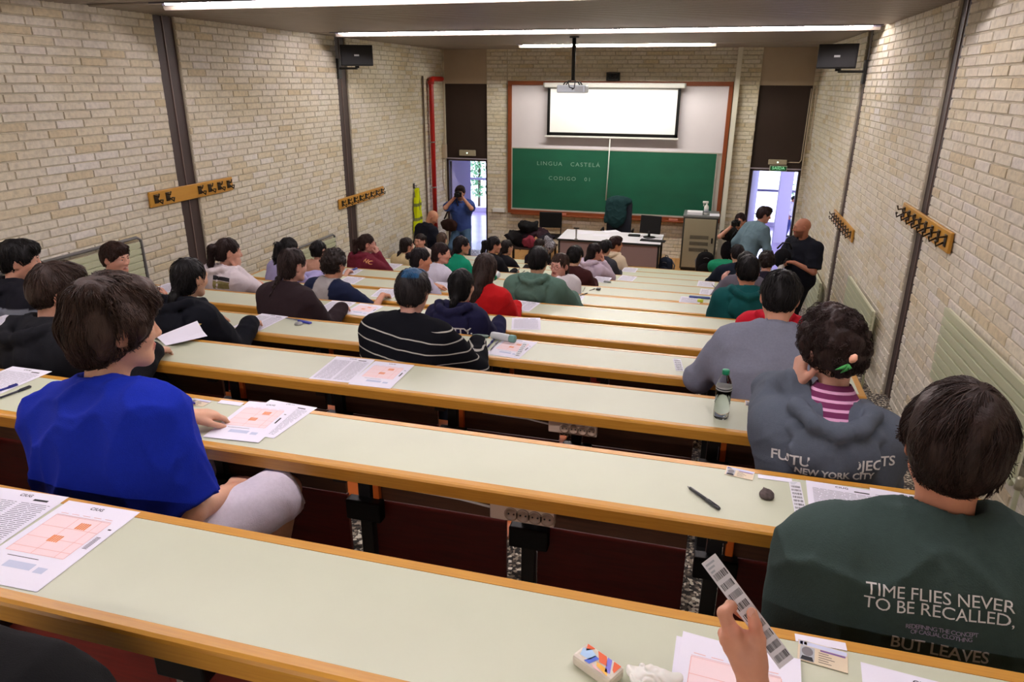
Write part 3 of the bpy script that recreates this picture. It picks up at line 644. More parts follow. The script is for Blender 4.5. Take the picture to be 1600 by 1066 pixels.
# monitor, keyboard, microphone on the teacher desk
p = at(1014, 372, Z=TZ); t = thing('monitor', 'black flat monitor on the teacher desk', 'monitor', (p.x, p.y+0.05, TZ), R_(-12))
MB().rbox(-0.19, 0.19, -0.02, 0.02, 0.07, 0.39, 0.008, M=Matrix.Rotation(R_(-8), 4, 'X')).build('display', BLKP, t)
MB().rbox(-0.172, 0.172, 0.0205, 0.023, 0.09, 0.372, 0.001, M=Matrix.Rotation(R_(-8), 4, 'X')).build('screen', mat('dark_screen', (8, 8, 10), 0.2), t)
MB().tube([(0, -0.02, 0.01), (0, -0.02, 0.12)], 0.022, 10).build('neck', BLKP, t, True); MB().lathe([(0.11, 0), (0.11, 0.012), (0.03, 0.018)], seg=20).build('base', BLKP, t, True)
p = at(1020, 377, Z=TZ); kb = thing('keyboard', 'black keyboard in front of the monitor', 'keyboard', (p.x, p.y+0.0, TZ), R_(-5))
MB().rbox(-0.22, 0.22, -0.07, 0.07, 0, 0.02, 0.006).build('base', BLKP, kb); mb = MB()
for i in range(14):
    for j in range(4): mb.box(-0.205+i*0.029, -0.205+i*0.029+0.024, -0.058+j*0.03, -0.058+j*0.03+0.024, 0.02, 0.025)
tag(mb.build('keys', mat('key_grey', (48, 48, 50), 0.6), kb), kind='stuff')
p = at(990, 369, Z=TZ); tag(MB().rbox(-0.10, 0.12, -0.06, 0.06, 0, 0.03, 0.02).build('black_pouch', BLKP, loc=(p.x, p.y, TZ)), 'low black pouch beside the monitor on the teacher desk', 'pouch')
p = at(900, 375, Z=TZ); t = thing('desk_lamp', 'slim grey stand with small dark head on the teacher desk', 'stand', (p.x, p.y, TZ))
MB().lathe([(0.03, 0), (0.035, 0.01), (0.012, 0.03), (0.014, 0.15), (0.02, 0.2)], seg=12).build('stem', GREYP, t, True); MB().rbox(-0.05, 0.05, -0.02, 0.02, 0.2, 0.22, 0.006).build('head', BLKP, t)
for k, (px, py) in enumerate(((940, 368), (915, 364), (955, 362))):
    p = at(px, py, Z=TZ); o = MB().box(-0.15, 0.15, -0.105, 0.105, 0, 0.002+k*0.0005).build('exam_paper', PAPER, loc=(p.x, p.y, TZ)); o.rotation_euler.z = 0.3*k
    tag(o, ['white papers lying nearest the glasses boy on the teacher desk', 'white sheet left of centre on the teacher desk', 'white sheet at the far side of the teacher desk, before the chair'][k], 'papers', 'papers on the teacher desk')
# ---------------------------------------------------------------- implicit surfaces -> meshes
def V3(*a): return np.array(a, dtype=np.float32)
def sd_cone(p, a, b, ra, rb):
    ba = b-a; h = np.clip((p-a)@ba/(ba@ba+1e-9), 0, 1)[:, None]
    return np.linalg.norm(p-a-h*ba, axis=1) - (ra+(rb-ra)*h[:, 0])
def sd_ell(p, c, r, M=None):
    q = p-c
    if M is not None: q = q@M
    k0 = np.linalg.norm(q/r, axis=1); k1 = np.linalg.norm(q/(r*r), axis=1)
    return k0*(k0-1)/(k1+1e-6)
def smin(a, b, k):
    h = np.maximum(k-np.abs(a-b), 0)/k
    return np.minimum(a, b) - h*h*k*0.25
def smax(a, b, k): return -smin(-a, -b, k)
def prims(p, L, d=None):
    for q in L:
        e = sd_cone(p, q[1], q[2], q[3], q[4]) if q[0] == 'c' else sd_ell(p, q[1], q[2], q[3])
        k = q[-1]; d = e if d is None else smin(d, e, k)
    return d
_nr = np.random.RandomState(5)
_K = _nr.normal(size=(24, 3)).astype(np.float32); _K /= np.linalg.norm(_K, axis=1)[:, None]; _PH = _nr.uniform(0, 6.28, 24).astype(np.float32)
def wav(p, f, s=0, n=5):
    r = np.zeros(len(p), np.float32)
    for i in range(n):
        j = (i+s) % 24; r += np.sin(p@(_K[j]*f*(1+0.37*i)) + _PH[j] + s)/(1+0.35*i)
    return r/2.2
def folds(p, a, f=22, s=0):
    q = p*V3(1, 1, 0.55) + 0.03*np.stack([wav(p, 13, s+1, 3), wav(p, 13, s+5, 3), wav(p, 13, s+9, 3)], 1)
    w = wav(q, f*1.25, s, 3); w2 = wav(q*V3(0.6, 0.6, 1.5), f*2.2, s+7, 3)
    return a*0.75*(1-np.abs(w).clip(0, 1))**4 + a*0.5*(1-np.abs(w2).clip(0, 1))**4 + a*0.25*wav(p, f*0.5, s+3, 3) - a*0.3
def surf(fn, lo, hi, h):
    """sparse sampling + surface nets"""
    B = 8; lo = np.array(lo, np.float32); n = np.ceil((np.array(hi)-lo)/(h*B)).astype(int)
    idx = np.stack(np.meshgrid(*[np.arange(k) for k in n], indexing='ij'), -1).reshape(-1, 3)
    cen = (lo + (idx+0.5)*B*h).astype(np.float32); dc = fn(cen)
    vol = np.repeat(np.repeat(np.repeat(dc.reshape(n), B, 0), B, 1), B, 2).astype(np.float32)
    act = np.abs(dc) < B*h*0.87 + 0.03
    loc = np.stack(np.meshgrid(*[np.arange(B)]*3, indexing='ij'), -1).reshape(-1, 3)
    ai = idx[act]
    for s in range(0, len(ai), 400):
        g = (ai[s:s+400, None, :]*B + loc[None]).reshape(-1, 3)
        vol[g[:, 0], g[:, 1], g[:, 2]] = fn((lo + g*h).astype(np.float32))
    S = vol < 0
    c = [(i, j, k) for i in (0, 1) for j in (0, 1) for k in (0, 1)]; N = np.array(vol.shape)-1
    sl = lambda o: tuple(slice(o[a], o[a]+N[a]) for a in range(3))
    cnt = sum(S[sl(o)].astype(np.int8) for o in c)
    cell = np.argwhere((cnt > 0) & (cnt < 8)); acc = np.zeros((len(cell), 3), np.float32); num = np.zeros(len(cell), np.float32)
    val = {o: vol[cell[:, 0]+o[0], cell[:, 1]+o[1], cell[:, 2]+o[2]] for o in c}
    for o in c:
        for a in range(3):
            if o[a]: continue
            e = list(o); e[a] = 1; e = tuple(e); v0, v1 = val[o], val[e]; mk = (v0 < 0) != (v1 < 0)
            t = np.where(mk, v0/(v0-v1+1e-12), 0).astype(np.float32); P = np.tile(V3(*o), (len(cell), 1)); P[:, a] = t
            acc += P*mk[:, None]; num += mk
    verts = lo + (cell + acc/num[:, None])*h
    vid = -np.ones(N, np.int32); vid[cell[:, 0], cell[:, 1], cell[:, 2]] = np.arange(len(cell))
    F = []
    for a in range(3):
        b, d = (a+1) % 3, (a+2) % 3; s0 = [slice(None)]*3; s1 = [slice(None)]*3; s0[a] = slice(0, -1); s1[a] = slice(1, None)
        e = np.argwhere(S[tuple(s0)] != S[tuple(s1)]); e = e[(e[:, b] > 0) & (e[:, d] > 0) & (e[:, b] < N[b]) & (e[:, d] < N[d]) & (e[:, a] < N[a])]
        fl = S[e[:, 0], e[:, 1], e[:, 2]]; q = []
        for db, dd in ((1, 1), (0, 1), (0, 0), (1, 0)):
            x = e.copy(); x[:, b] -= db; x[:, d] -= dd; q.append(vid[x[:, 0], x[:, 1], x[:, 2]])
        q = np.stack(q, 1); q[~fl] = q[~fl][:, ::-1]; F.append(q)
    F = np.concatenate(F); F = F[(F >= 0).all(1)]
    return verts, F
def np_mesh(name, v, f, col=None, m=None, parent=None, smooth=True):
    me = bpy.data.meshes.new(name); k = f.shape[1]
    me.vertices.add(len(v)); me.vertices.foreach_set('co', v.astype(np.float32).ravel())
    me.loops.add(f.size); me.loops.foreach_set('vertex_index', f.astype(np.int32).ravel())
    me.polygons.add(len(f)); me.polygons.foreach_set('loop_start', np.arange(0, f.size, k, dtype=np.int32))
    me.polygons.foreach_set('use_smooth', [smooth]*len(f)); me.update(calc_edges=True)
    if col is not None:
        a = me.color_attributes.new('Col', 'FLOAT_COLOR', 'POINT'); c4 = np.ones((len(v), 4), np.float32); c4[:, :3] = col
        a.data.foreach_set('color', c4.ravel())
    if m: me.materials.append(m)
    return link(name, me, parent)
SKIN = mat('skin', rough=0.55, attr='Col', noise=0.08, nscale=30, sss=0.12, bump=0.15, bscale=140)
CLOTH = mat('cloth', rough=0.92, attr='Col', noise=0.07, nscale=90, bump=0.35, bscale=350, spec=0.2)
HAIRM = mat('hair', rough=0.5, attr='Col', noise=0.35, nscale=50, stretch=(2, 2, 0.25), bump=0.5, bscale=130, spec=0.22)
EYEW = mat('eye_white', (225, 218, 210), 0.25); EYED = mat('eye_iris', (44, 28, 18), 0.2); BROW = mat('eyebrow', (40, 26, 20), 0.7); LIPM = mat('lips', (164, 92, 84), 0.5)
LC = lambda c: np.array(lin(c), np.float32)
def norm(v): return v/(np.linalg.norm(v)+1e-9)
def rotm(yaw, pitch=0, roll=0):
    """columns: head axes (x right, y forward, z up); yaw>0 turns towards +x, pitch>0 looks down, roll>0 tilts to the right"""
    m = Matrix.Rotation(-R_(yaw), 3, 'Z') @ Matrix.Rotation(-R_(pitch), 3, 'X') @ Matrix.Rotation(R_(roll), 3, 'Y')
    return np.array(m, np.float32)
def ik(a, b, l1, l2, pole):
    d = np.linalg.norm(b-a)
    if d > (l1+l2)*0.995: b = a+(b-a)*(l1+l2)*0.995/d; d = np.linalg.norm(b-a)
    u = (b-a)/d; x = (l1*l1-l2*l2+d*d)/(2*d); h = math.sqrt(max(l1*l1-x*x, 0)); w = norm(pole-u*(pole@u))
    return a+u*x+w*h, b
def hand_prims(Wp, d, up, curl, side, s=1.0):
    """hand rooted at the wrist: d points along the hand, up is the back of the hand, side=+1 right hand"""
    d = norm(d); up = norm(up-d*(up@d)); x = np.cross(d, up)*1.0       # x: towards the little finger on a right hand seen from its back
    x = x*side; L = []
    for i, (o, l0, ln, rr) in enumerate(((-0.028, 0.088, 0.070, 0.0088), (-0.009, 0.092, 0.078, 0.009), (0.010, 0.088, 0.071, 0.0086), (0.027, 0.080, 0.056, 0.0076))):
        k = Wp + (d*l0 + x*o)*s; L.append(('c', Wp+(d*0.012+x*o*0.5)*s, k, 0.017*s, 0.0125*s, 0.012*s))
        ang = 0; q = k; dd = d
        for j, fr in enumerate((0.45, 0.32, 0.23)):
            ang += curl*(0.75, 0.95, 0.6)[j] + 0.08*i*curl; dd = norm(d*math.cos(ang) - up*math.sin(ang) + x*0.06*(i-1.5))
            n = q + dd*ln*fr*s; L.append(('c', q, n, rr*s*(1-0.08*j), rr*s*(0.94-0.09*j), 0.004*s)); q = n
    a = Wp + (d*0.022 - x*0.024 - up*0.006)*s; b = a + norm(d*0.75 - x*0.62 - up*0.35*curl)*0.042*s; c = b + norm(d*0.9 - x*0.15 - up*0.5*curl)*0.030*s
    e = c + norm(d*0.9 + x*0.12 - up*0.5*curl)*0.024*s
    L += [('c', a, b, 0.0155*s, 0.0115*s, 0.012*s), ('c', b, c, 0.0108*s, 0.0098*s, 0.005*s), ('c', c, e, 0.0098*s, 0.008*s, 0.003*s)]
    return L
def head_sdf(q, fem, mouth=0.0):
    w = 0.95 if fem else 1.0
    d = sd_ell(q, V3(0, -0.012, 0.028), V3(0.076, 0.094, 0.088))
    L = [('e', V3(0, 0.020, -0.040), V3(0.060*w, 0.066, 0.066), None, 0.05), ('c', V3(-0.014, 0.066, -0.094), V3(0.014, 0.066, -0.094), 0.016*w, 0.016*w, 0.035),
         ('c', V3(-0.052*w, -0.002, -0.055), V3(-0.018, 0.058, -0.09), 0.016, 0.014, 0.03), ('c', V3(0.052*w, -0.002, -0.055), V3(0.018, 0.058, -0.09), 0.016, 0.014, 0.03),
         ('c', V3(-0.040, 0.060, -0.018), V3(-0.05, 0.035, -0.02), 0.020, 0.018, 0.03), ('c', V3(0.040, 0.060, -0.018), V3(0.05, 0.035, -0.02), 0.020, 0.018, 0.03),
         ('c', V3(-0.036, 0.072, 0.026), V3(0.036, 0.072, 0.026), 0.011, 0.011, 0.025)]
    d = prims(q, L, d)
    for s in (-1, 1): d = smax(d, -sd_ell(q, V3(s*0.031, 0.096, 0.008), V3(0.017, 0.015, 0.012)), 0.012)
    L = [('c', V3(0, 0.084, 0.016), V3(0, 0.104, -0.026), 0.0075, 0.0115, 0.012), ('c', V3(-0.011, 0.092, -0.032), V3(0.011, 0.092, -0.032), 0.008, 0.008, 0.008)]
    for s in (-1, 1):
        L += [('e', V3(s*0.031, 0.0815, 0.0165), V3(0.015, 0.008, 0.0045), None, 0.006), ('e', V3(s*0.030, 0.0795, -0.002), V3(0.014, 0.008, 0.004), None, 0.006)]
    L += [('e', V3(0, 0.086, -0.055), V3(0.022, 0.010, 0.0055), None, 0.008), ('e', V3(0, 0.084, -0.0665), V3(0.019, 0.010, 0.0065), None, 0.008)]
    d = prims(q, L, d)
    for s in (-1, 1):
        M = rotm(0, 12)@rotm(s*-22)
        e = sd_ell(q, V3(s*0.081, -0.010, -0.006), V3(0.009, 0.020, 0.034), M)
        e = smax(e, -sd_ell(q, V3(s*0.090, -0.006, -0.002), V3(0.008, 0.012, 0.021), M), 0.006)
        d = smin(d, e, 0.008)
    return d
def hair_sdf(q, st, seed):
    ext = 0.0
    if st == 'fluffy': st = 'thick'; ext = 0.009
    """hair volume in the head frame"""
    th = {'short': 0.015, 'crop': 0.010, 'thick': 0.025, 'curly': 0.024, 'bigcurl': 0.027, 'long': 0.015, 'pony': 0.009, 'bun': 0.008, 'braid': 0.010, 'wavy': 0.022, 'lowtail': 0.010}[st]
    d = sd_ell(q, V3(0, -0.016, 0.030), V3(0.077+th*0.75, 0.093+th*0.75, 0.088+th))
    low = {'short': -0.058, 'crop': -0.05, 'thick': -0.074, 'curly': -0.06, 'bigcurl': -0.078, 'long': -0.11, 'pony': -0.062, 'bun': -0.06, 'braid': -0.075, 'wavy': -0.09, 'lowtail': -0.075}[st]
    if st in ('short', 'thick', 'curly', 'crop', 'bigcurl'): d = smin(d, sd_ell(q, V3(0, -0.052, -0.012), V3(0.056+th*0.6+ext, 0.048+th*0.7+ext, 0.066+ext*2)), 0.03)
    else: d = smin(d, sd_ell(q, V3(0, -0.045, low*0.55), V3(0.066+th*0.6, 0.060+th*0.6, 0.075)), 0.04)
    if st in ('thick', 'short', 'curly', 'wavy', 'bigcurl'):
        d = smin(d, sd_ell(q, V3(0, 0.045, 0.090), V3(0.060, 0.05, 0.030+th*0.4)), 0.03)
        for s in (-1, 1): d = smin(d, sd_ell(q, V3(s*0.072, 0.018, 0.025), V3(0.014+th*0.3, 0.038, 0.045)), 0.02)
    # keep the face, the ears and the neck free
    d = smax(d, -sd_ell(q, V3(0, 0.130, -0.045), V3(0.105, 0.082, 0.118)), 0.012)
    if st in ('short', 'crop', 'thick', 'pony', 'bun', 'lowtail', 'curly', 'braid'):
        for s in (-1, 1): d = smax(d, -sd_ell(q, V3(s*0.102, 0.0, -0.028), V3(0.042, 0.036, 0.056)), 0.012)
    d = smax(d, low*1.15 - q[:, 2] + (q[:, 1]+0.055).clip(0, 1)*0.75, 0.012)
    d = smax(d, -sd_cone(q, V3(-0.1, -0.165, -0.115), V3(0.1, -0.165, -0.115), 0.055, 0.055), 0.02) if st in ('short', 'thick', 'curly', 'crop') else d
    if st in ('long', 'wavy') and st == 'long':
        a = smin(sd_cone(q, V3(0, -0.055, -0.02), V3(0, -0.150, -0.17), 0.078, 0.060), sd_cone(q, V3(0, -0.150, -0.17), V3(0.0, -0.190, -0.40), 0.060, 0.025), 0.02)
        for s in (-1, 1): a = smin(a, sd_cone(q, V3(s*0.060, -0.02, 0.0), V3(s*0.070, -0.09, -0.20), 0.030, 0.025), 0.03)
        d = smin(d, a, 0.03)
    if st == 'pony':
        d = smin(d, prims(q, [('c', V3(0, -0.105, 0.045), V3(0, -0.145, 0.03), 0.024, 0.026, 0.01), ('c', V3(0, -0.145, 0.03), V3(0, -0.150, -0.10), 0.030, 0.028, 0.02), ('c', V3(0, -0.150, -0.10), V3(0, -0.125, -0.24), 0.028, 0.010, 0.02)]), 0.012)
    if st == 'lowtail':
        d = smin(d, prims(q, [('c', V3(0, -0.09, -0.05), V3(0, -0.125, -0.10), 0.028, 0.022, 0.01), ('c', V3(0, -0.125, -0.10), V3(0.01, -0.185, -0.26), 0.026, 0.010, 0.02)]), 0.02)
    if st == 'bun': d = smin(d, sd_ell(q, V3(0, -0.125, 0.035), V3(0.036, 0.032, 0.036)), 0.010)
    if st == 'braid':
        for i in range(11):
            z = -0.06-0.032*i; s = (-1)**i
            d = smin(d, sd_ell(q, V3(s*0.008, -0.095-0.0125*i+0.0004*i*i, z), V3(0.024-0.0009*i, 0.022, 0.021)), 0.006)
    if st in ('curly', 'bigcurl'):
        d = d - 0.010*wav(q, 62, seed) - 0.006*wav(q, 130, seed+4)
    elif ext: d = d - ext - 0.007*wav(q, 48, seed) - 0.004*wav(q*V3(1, 1, 0.5), 100, seed+2)
    else:
        d = d - 0.0045*wav(q*V3(1, 1, 0.35), 70, seed) - 0.003*wav(q*V3(1, 1, 0.3), 150, seed+2)
    return d
def strands(v, f, q_of, Rh, Hc, st, n, seed, rad, ln, col):
    """thin tapered locks lying on the hair surface, flowing from the crown"""
    r = np.random.RandomState(seed); nn = np.zeros_like(v)
    a, b, c = v[f[:, 0]], v[f[:, 1]], v[f[:, 2]]; fn_ = np.cross(b-a, c-a)
    for k in range(4): np.add.at(nn, f[:, k], fn_)
    nn /= np.linalg.norm(nn, axis=1)[:, None]+1e-9
    i = r.randint(0, len(v), n); p = v[i].copy(); nr = nn[i].copy()
    crown = Hc + Rh@V3(0.01, -0.045, 0.12); seg = 7; P = [p - nr*0.002]
    sw = r.uniform(-0.28, 0.28, n)[:, None]; ph = r.uniform(0, 6.28, n); L = r.uniform(0.6, 1.2, n)[:, None]*ln
    cur = st in ('curly', 'bigcurl')
    for s in range(seg-1):
        g = p - crown; g = g/(np.linalg.norm(g, axis=1)[:, None]+1e-6); g[:, 2] -= 0.55
        t = g - nr*(g*nr).sum(1)[:, None]; t /= np.linalg.norm(t, axis=1)[:, None]+1e-6
        w = np.cross(nr, t); t = t + w*sw + (w*np.sin(ph+s*2.4)[:, None]*2.2 if cur else w*np.sin(ph+s)[:, None]*0.22)
        t /= np.linalg.norm(t, axis=1)[:, None]
        p = p + t*L/seg + nr*((0.004*np.cos(ph+s*2.4)[:, None]) if cur else 0.0)
        d = hair_sdf((p-Hc)@Rh, st, seed)[:, None]; p = p - nr*np.clip(d - (0.004 if cur else 0.0015), -0.012, 0.012)*0.8; g2 = (p - Hc); rr_ = np.linalg.norm(g2, axis=1)[:, None]; dead = (np.abs(d) > 0.016)*1.0; p = p*(1-dead) + P[-1]*dead
        P.append(p.copy())
    P = np.stack(P, 1); t = np.gradient(P, axis=1); t /= np.linalg.norm(t, axis=2)[:, :, None]+1e-9
    u = np.cross(t, nr[:, None, :]); u /= np.linalg.norm(u, axis=2)[:, :, None]+1e-9; w = np.cross(t, u)
    R = rad*np.array([0.5, 1, 1, 0.95, 0.85, 0.6, 0.15])[None, :, None]*r.uniform(0.6, 1.3, (n, 1, 1)); ring = []
    for k in range(3):
        an = 2.0944*k; ring.append(P + (u*math.cos(an)*1.5 + w*math.sin(an)*0.7)*R)
    ring = np.stack(ring, 2)     # n, seg, 3, 3
    vv = ring.reshape(-1, 3); base = (np.arange(n)[:, None, None]*seg + np.arange(seg-1)[None, :, None])*3; k = np.arange(3)[None, None, :]
    ff = np.stack([base+k, base+(k+1) % 3, base+3+(k+1) % 3, base+3+k], -1).reshape(-1, 4)
    cc = col*r.uniform(0.65, 1.55, (n, 1)); cc = np.repeat(cc, seg*3, 0)
    return vv, ff, cc
def eyes_face(root, Rh, Hc, spec):
    """eyes, brows, glasses as small parts in the head frame"""
    M = Matrix([[*Rh[0], Hc[0]], [*Rh[1], Hc[1]], [*Rh[2], Hc[2]], [0, 0, 0, 1]])
    for s in (-1, 1):
        mb = MB(); c = (s*0.031, 0.0745, 0.008)
        prof = [(0.0112*math.sin(a), -0.0112*math.cos(a)) for a in [i*math.pi/8 for i in range(1, 8)]]
        e = mb.lathe(prof, seg=12, M=M @ Matrix.Translation(c)).build('eye', EYEW, root, True)
        MB().lathe([(0.0056, 0), (0.005, 0.0012), (0.001, 0.0018)], seg=12, M=M @ Matrix.Translation((c[0]+spec.get('gaze', 0)*0.004, c[1]+0.0102, c[2])) @ Matrix.Rotation(R_(-90), 4, 'X')).build('iris', EYED, e, True)
        MB().tube([M @ Vector((s*0.014, 0.089, 0.026)), M @ Vector((s*0.030, 0.0875, 0.031)), M @ Vector((s*0.046, 0.078, 0.026))], [0.003, 0.0032, 0.0015], 6).build('eyebrow', BROW, root, True)
    if spec.get('glasses'):
        g = MB(); gr = 0.0017
        for s in (-1, 1):
            g.tube([M @ Vector((s*0.033+0.024*math.cos(a), 0.1035, 0.004+0.019*math.sin(a))) for a in [i*math.tau/14 for i in range(15)]], gr, 5)
            g.tube([M @ Vector((s*0.056, 0.102, 0.010)), M @ Vector((s*0.080, 0.06, 0.012)), M @ Vector((s*0.084, -0.005, 0.010))], gr, 5)
        g.tube([M @ Vector((-0.010, 0.1045, 0.008)), M @ Vector((0.010, 0.1045, 0.008))], gr, 5)
        g.build('glasses', mat('glasses_frame', spec['glasses'], 0.35), root, True)
    if spec.get('smile'):
        MB().tube([M @ Vector((-0.016, 0.090, -0.058)), M @ Vector((0, 0.0955, -0.0615)), M @ Vector((0.016, 0.090, -0.058))], [0.0012, 0.0032, 0.0012], 6).build('teeth', EYEW, root, True)

HAIRC = {'black': (20, 18, 19), 'dark': (38, 27, 22), 'brown': (66, 46, 34), 'mid': (86, 60, 42), 'grey': (110, 100, 92)}
def person(label, spec):
    """spec: row / base, head pixel, yaw of the torso and the head, hair, clothes, hands"""
    g = spec.get; stand = g('stand', False); fem = g('fem', False); det = g('det', 0)
    ty = g('yaw', 0.0); lean = g('lean', 12.0); side = g('tilt', 0.0)
    TR = np.array(Matrix.Rotation(R_(-lean), 3, 'X') @ Matrix.Rotation(R_(side), 3, 'Y'), np.float32)    # torso frame -> local
    pel = V3(0, 0, 0.10) if not stand else V3(0, 0, 0.96)
    sw = (0.165 if fem else 0.190)*g('broad', 1.0)
    K = [1.0]
    T = lambda *a: pel + TR@V3(a[0], a[1], (a[2]-0.10)*K[0])
    Rh = rotm(g('hyaw', 0)-ty, g('hpitch', 10), g('hroll', 0))
    def heads():
        nb = T(0, 0.015, 0.605); sk_ = nb + V3(0, g('hfwd', 0.035), g('neck', 0.074)); return nb, sk_, sk_ + Rh@V3(0, 0.012, 0.078)
    neckb, skull, Hc = heads()
    # placement from the photograph
    if stand:
        P = at(*g('px'), Y=g('Y')); fz = g('fz', 0.0)
        if g('size'):
            S = g('size'); dzp = min((P.z-fz)/S - Hc[2], 0.02); pel[2] += dzp; neckb, skull, Hc = heads()
        else: S = (P.z-fz)/Hc[2]
    else:
        yn, zn = desk(g('row')); seat = zn-0.28; fz = seat; off_ = g('off', 0.27)
    cyaw, syaw = math.cos(R_(ty)), math.sin(R_(ty))
    rot = lambda v: np.array([v[0]*cyaw + v[1]*syaw, -v[0]*syaw + v[1]*cyaw, v[2]])
    if not stand:
        for _ in range(4):
            P = at(*g('px'), Y=yn-off_); S = g('size', 0.93 if fem else 0.98); rest = Hc[2] - 0.505*K[0]*TR[2, 2] 
            K[0] = min(max(((P.z-seat)/S - rest)/(0.505*TR[2, 2]), 0.80), 1.18); neckb, skull, Hc = heads()
            dfc = (yn - 0.600 + (0.125*g('bulk', 1.0)+g('thick', 0.016)+0.012)*S) - (P.y - rot(Hc)[1]*S)
            if abs(ty) < 70 and dfc > 0: off_ -= dfc
    shl = {s: T(s*(sw-0.02), 0.0, 0.525) for s in (-1, 1)}
    off = rot(Hc)*S; loc = (P.x-off[0], P.y-off[1], P.z-off[2])
    if stand: loc = (loc[0], loc[1], fz)
    root = thing('person', label, 'person', loc, -R_(ty)); root.scale = (S, S, S)
    def tol(Wd):   # world point -> local
        v = np.array([Wd[0]-loc[0], Wd[1]-loc[1], Wd[2]-loc[2]])/S
        return V3(v[0]*cyaw - v[1]*syaw, v[0]*syaw + v[1]*cyaw, v[2])
    dz = 0.0 if stand else (zn - loc[2])/S; dy = 0.0 if stand else (yn - loc[1])/S
    # arms
    arms = {}
    for s in (-1, 1):
        h = g('hands', ('desk', 'desk'))[0 if s < 0 else 1]; pole = V3(s*0.35, -0.25, -1.0); up = V3(0, 0, 1); curl = 0.5; hd = None
        if h == 'desk': wp = V3(s*0.17, dy+0.02, dz+0.058); hd = V3(-s*0.35, 1, -0.30)
        elif h == 'fold': wp = V3(-s*0.02, dy+0.12 - s*0.03, dz+0.060); hd = V3(-s*1, 0.15, -0.05); pole = V3(s*0.6, -0.2, -0.8)
        elif h == 'wide': wp = V3(s*0.26, dy+0.05, dz+0.058); hd = V3(-s*0.2, 1, -0.28); pole = V3(s*0.7, -0.3, -0.8)
        elif h == 'chin': wp = Hc + Rh@V3(s*0.055, 0.055, -0.145); hd = norm(Rh@V3(-s*0.2, 0.25, 1.0)); up = Rh@V3(s*0.6, 0.8, 0); curl = 1.15; pole = V3(s*0.22, 0.5, -1.0)
        elif h == 'mouth': wp = Hc + Rh@V3(s*0.045, 0.125, -0.13); hd = norm(Rh@V3(-s*0.35, -0.15, 1.0)); up = Rh@V3(s*0.5, 0.9, 0.2); curl = 1.0; pole = V3(s*0.35, 0.35, -1.0)
        elif h == 'cheek': wp = Hc + Rh@V3(s*0.10, 0.045, -0.125); hd = norm(Rh@V3(-s*0.15, -0.05, 1.0)); up = Rh@V3(s*1.0, 0.2, 0); curl = 0.9; pole = V3(s*0.45, 0.35, -1.0)
        elif h == 'lap': wp = V3(s*0.10, 0.30, 0.17); hd = V3(-s*0.5, 1, -0.2)
        elif h == 'cam': wp = Hc + Rh@V3(s*0.075, 0.145, -0.06); hd = norm(Rh@V3(-s*0.45, 0.1, 0.9)); up = Rh@V3(s*0.9, -0.3, 0.1); curl = 0.9; pole = V3(s*0.7, 0.1, -0.8)
        elif h == 'hold': wp = T(s*0.11, 0.22, 0.36); hd = V3(-s*0.7, 0.8, 0.05); pole = V3(s*0.8, -0.5, -0.6); curl = 0.9
        elif h == 'side': wp = T(s*(sw+0.06), 0.05, 0.03); hd = V3(0, 0.15, -1); up = V3(s, 0, 0); pole = V3(s*0.3, -1, 0); curl = 0.6
        elif h == 'hip': wp = T(s*(sw-0.03), 0.10, 0.20); hd = V3(-s*0.8, 0.2, -0.4); up = V3(s, 0, 0.3); pole = V3(s*1, -0.8, 0); curl = 0.8
        else: wp = tol(h[0]) if not isinstance(h[0], str) else wp; hd = V3(*h[1]); pole = V3(*h[2]) if len(h) > 2 else pole
        el, wp = ik(shl[s], wp, 0.285, 0.255, pole); arms[s] = (shl[s], el, wp, norm(hd if hd is not None else wp-el), up, curl)
    sleeve = g('sleeve', 'long'); thk = g('thick', 0.016); kc = np.array([0, 0, 0], np.float32)
    body = [('c', T(0, 0.0, 0.12), T(0, 0.01, 0.45), 0.09, 0.09, 0.05), ('c', shl[-1], shl[1], 0.040, 0.040, 0.05), ('c', neckb-V3(0, 0, 0.03), skull+Rh@V3(0, -0.012, 0.015), 0.057 if not fem else 0.048, 0.053 if not fem else 0.045, 0.035)]
    # legs
    hp = {s: T(s*0.085, 0.0, 0.07) for s in (-1, 1)}
    if stand:
        an = {s: V3(s*0.10, -0.01, 0.09) for s in (-1, 1)}; kn = {s: ik(hp[s], an[s], 0.425, 0.425, V3(s*0.2, 1, 0))[0] for s in (-1, 1)}
    else:
        kn = {s: V3(s*g('knee', 0.10), 0.42, 0.13) for s in (-1, 1)}; an = {s: V3(s*0.11, 0.36, -0.33) for s in (-1, 1)}
    for s in (-1, 1): body += [('c', hp[s], kn[s], 0.06, 0.045, 0.03), ('c', kn[s], an[s], 0.042, 0.032, 0.02)]
    handL = []
    for s in (-1, 1):
        a, e, w_, hd, up, curl = arms[s]
        body += [('c', a, e, 0.044, 0.036, 0.03), ('c', e, w_, 0.038, 0.025, 0.02)]
        handL += hand_prims(w_, hd, up, curl, s)
    hb = [(min(arms[s][2][i] for s in (-1, 1)), max(arms[s][2][i] for s in (-1, 1))) for i in range(3)]
    def body_fn(p):
        d = prims(p, body)
        r = np.linalg.norm(p-Hc, axis=1); far = r-0.12; mk = r < 0.21
        e = far.copy()
        if mk.any(): e[mk] = head_sdf((p[mk]-Hc)@Rh, fem)
        d = smin(d, e, 0.03)
        for s in (-1, 1):
            w_ = arms[s][2] + arms[s][3]*0.09; r = np.linalg.norm(p-w_, axis=1); mk = r < 0.19; e = r-0.10
            if mk.any():
                e = e.copy(); e[mk] = prims(p[mk], handL[:len(handL)//2] if s < 0 else handL[len(handL)//2:])
            e[~mk] = np.maximum(e[~mk], 0.05); d = smin(d, e, 0.012)
        return d
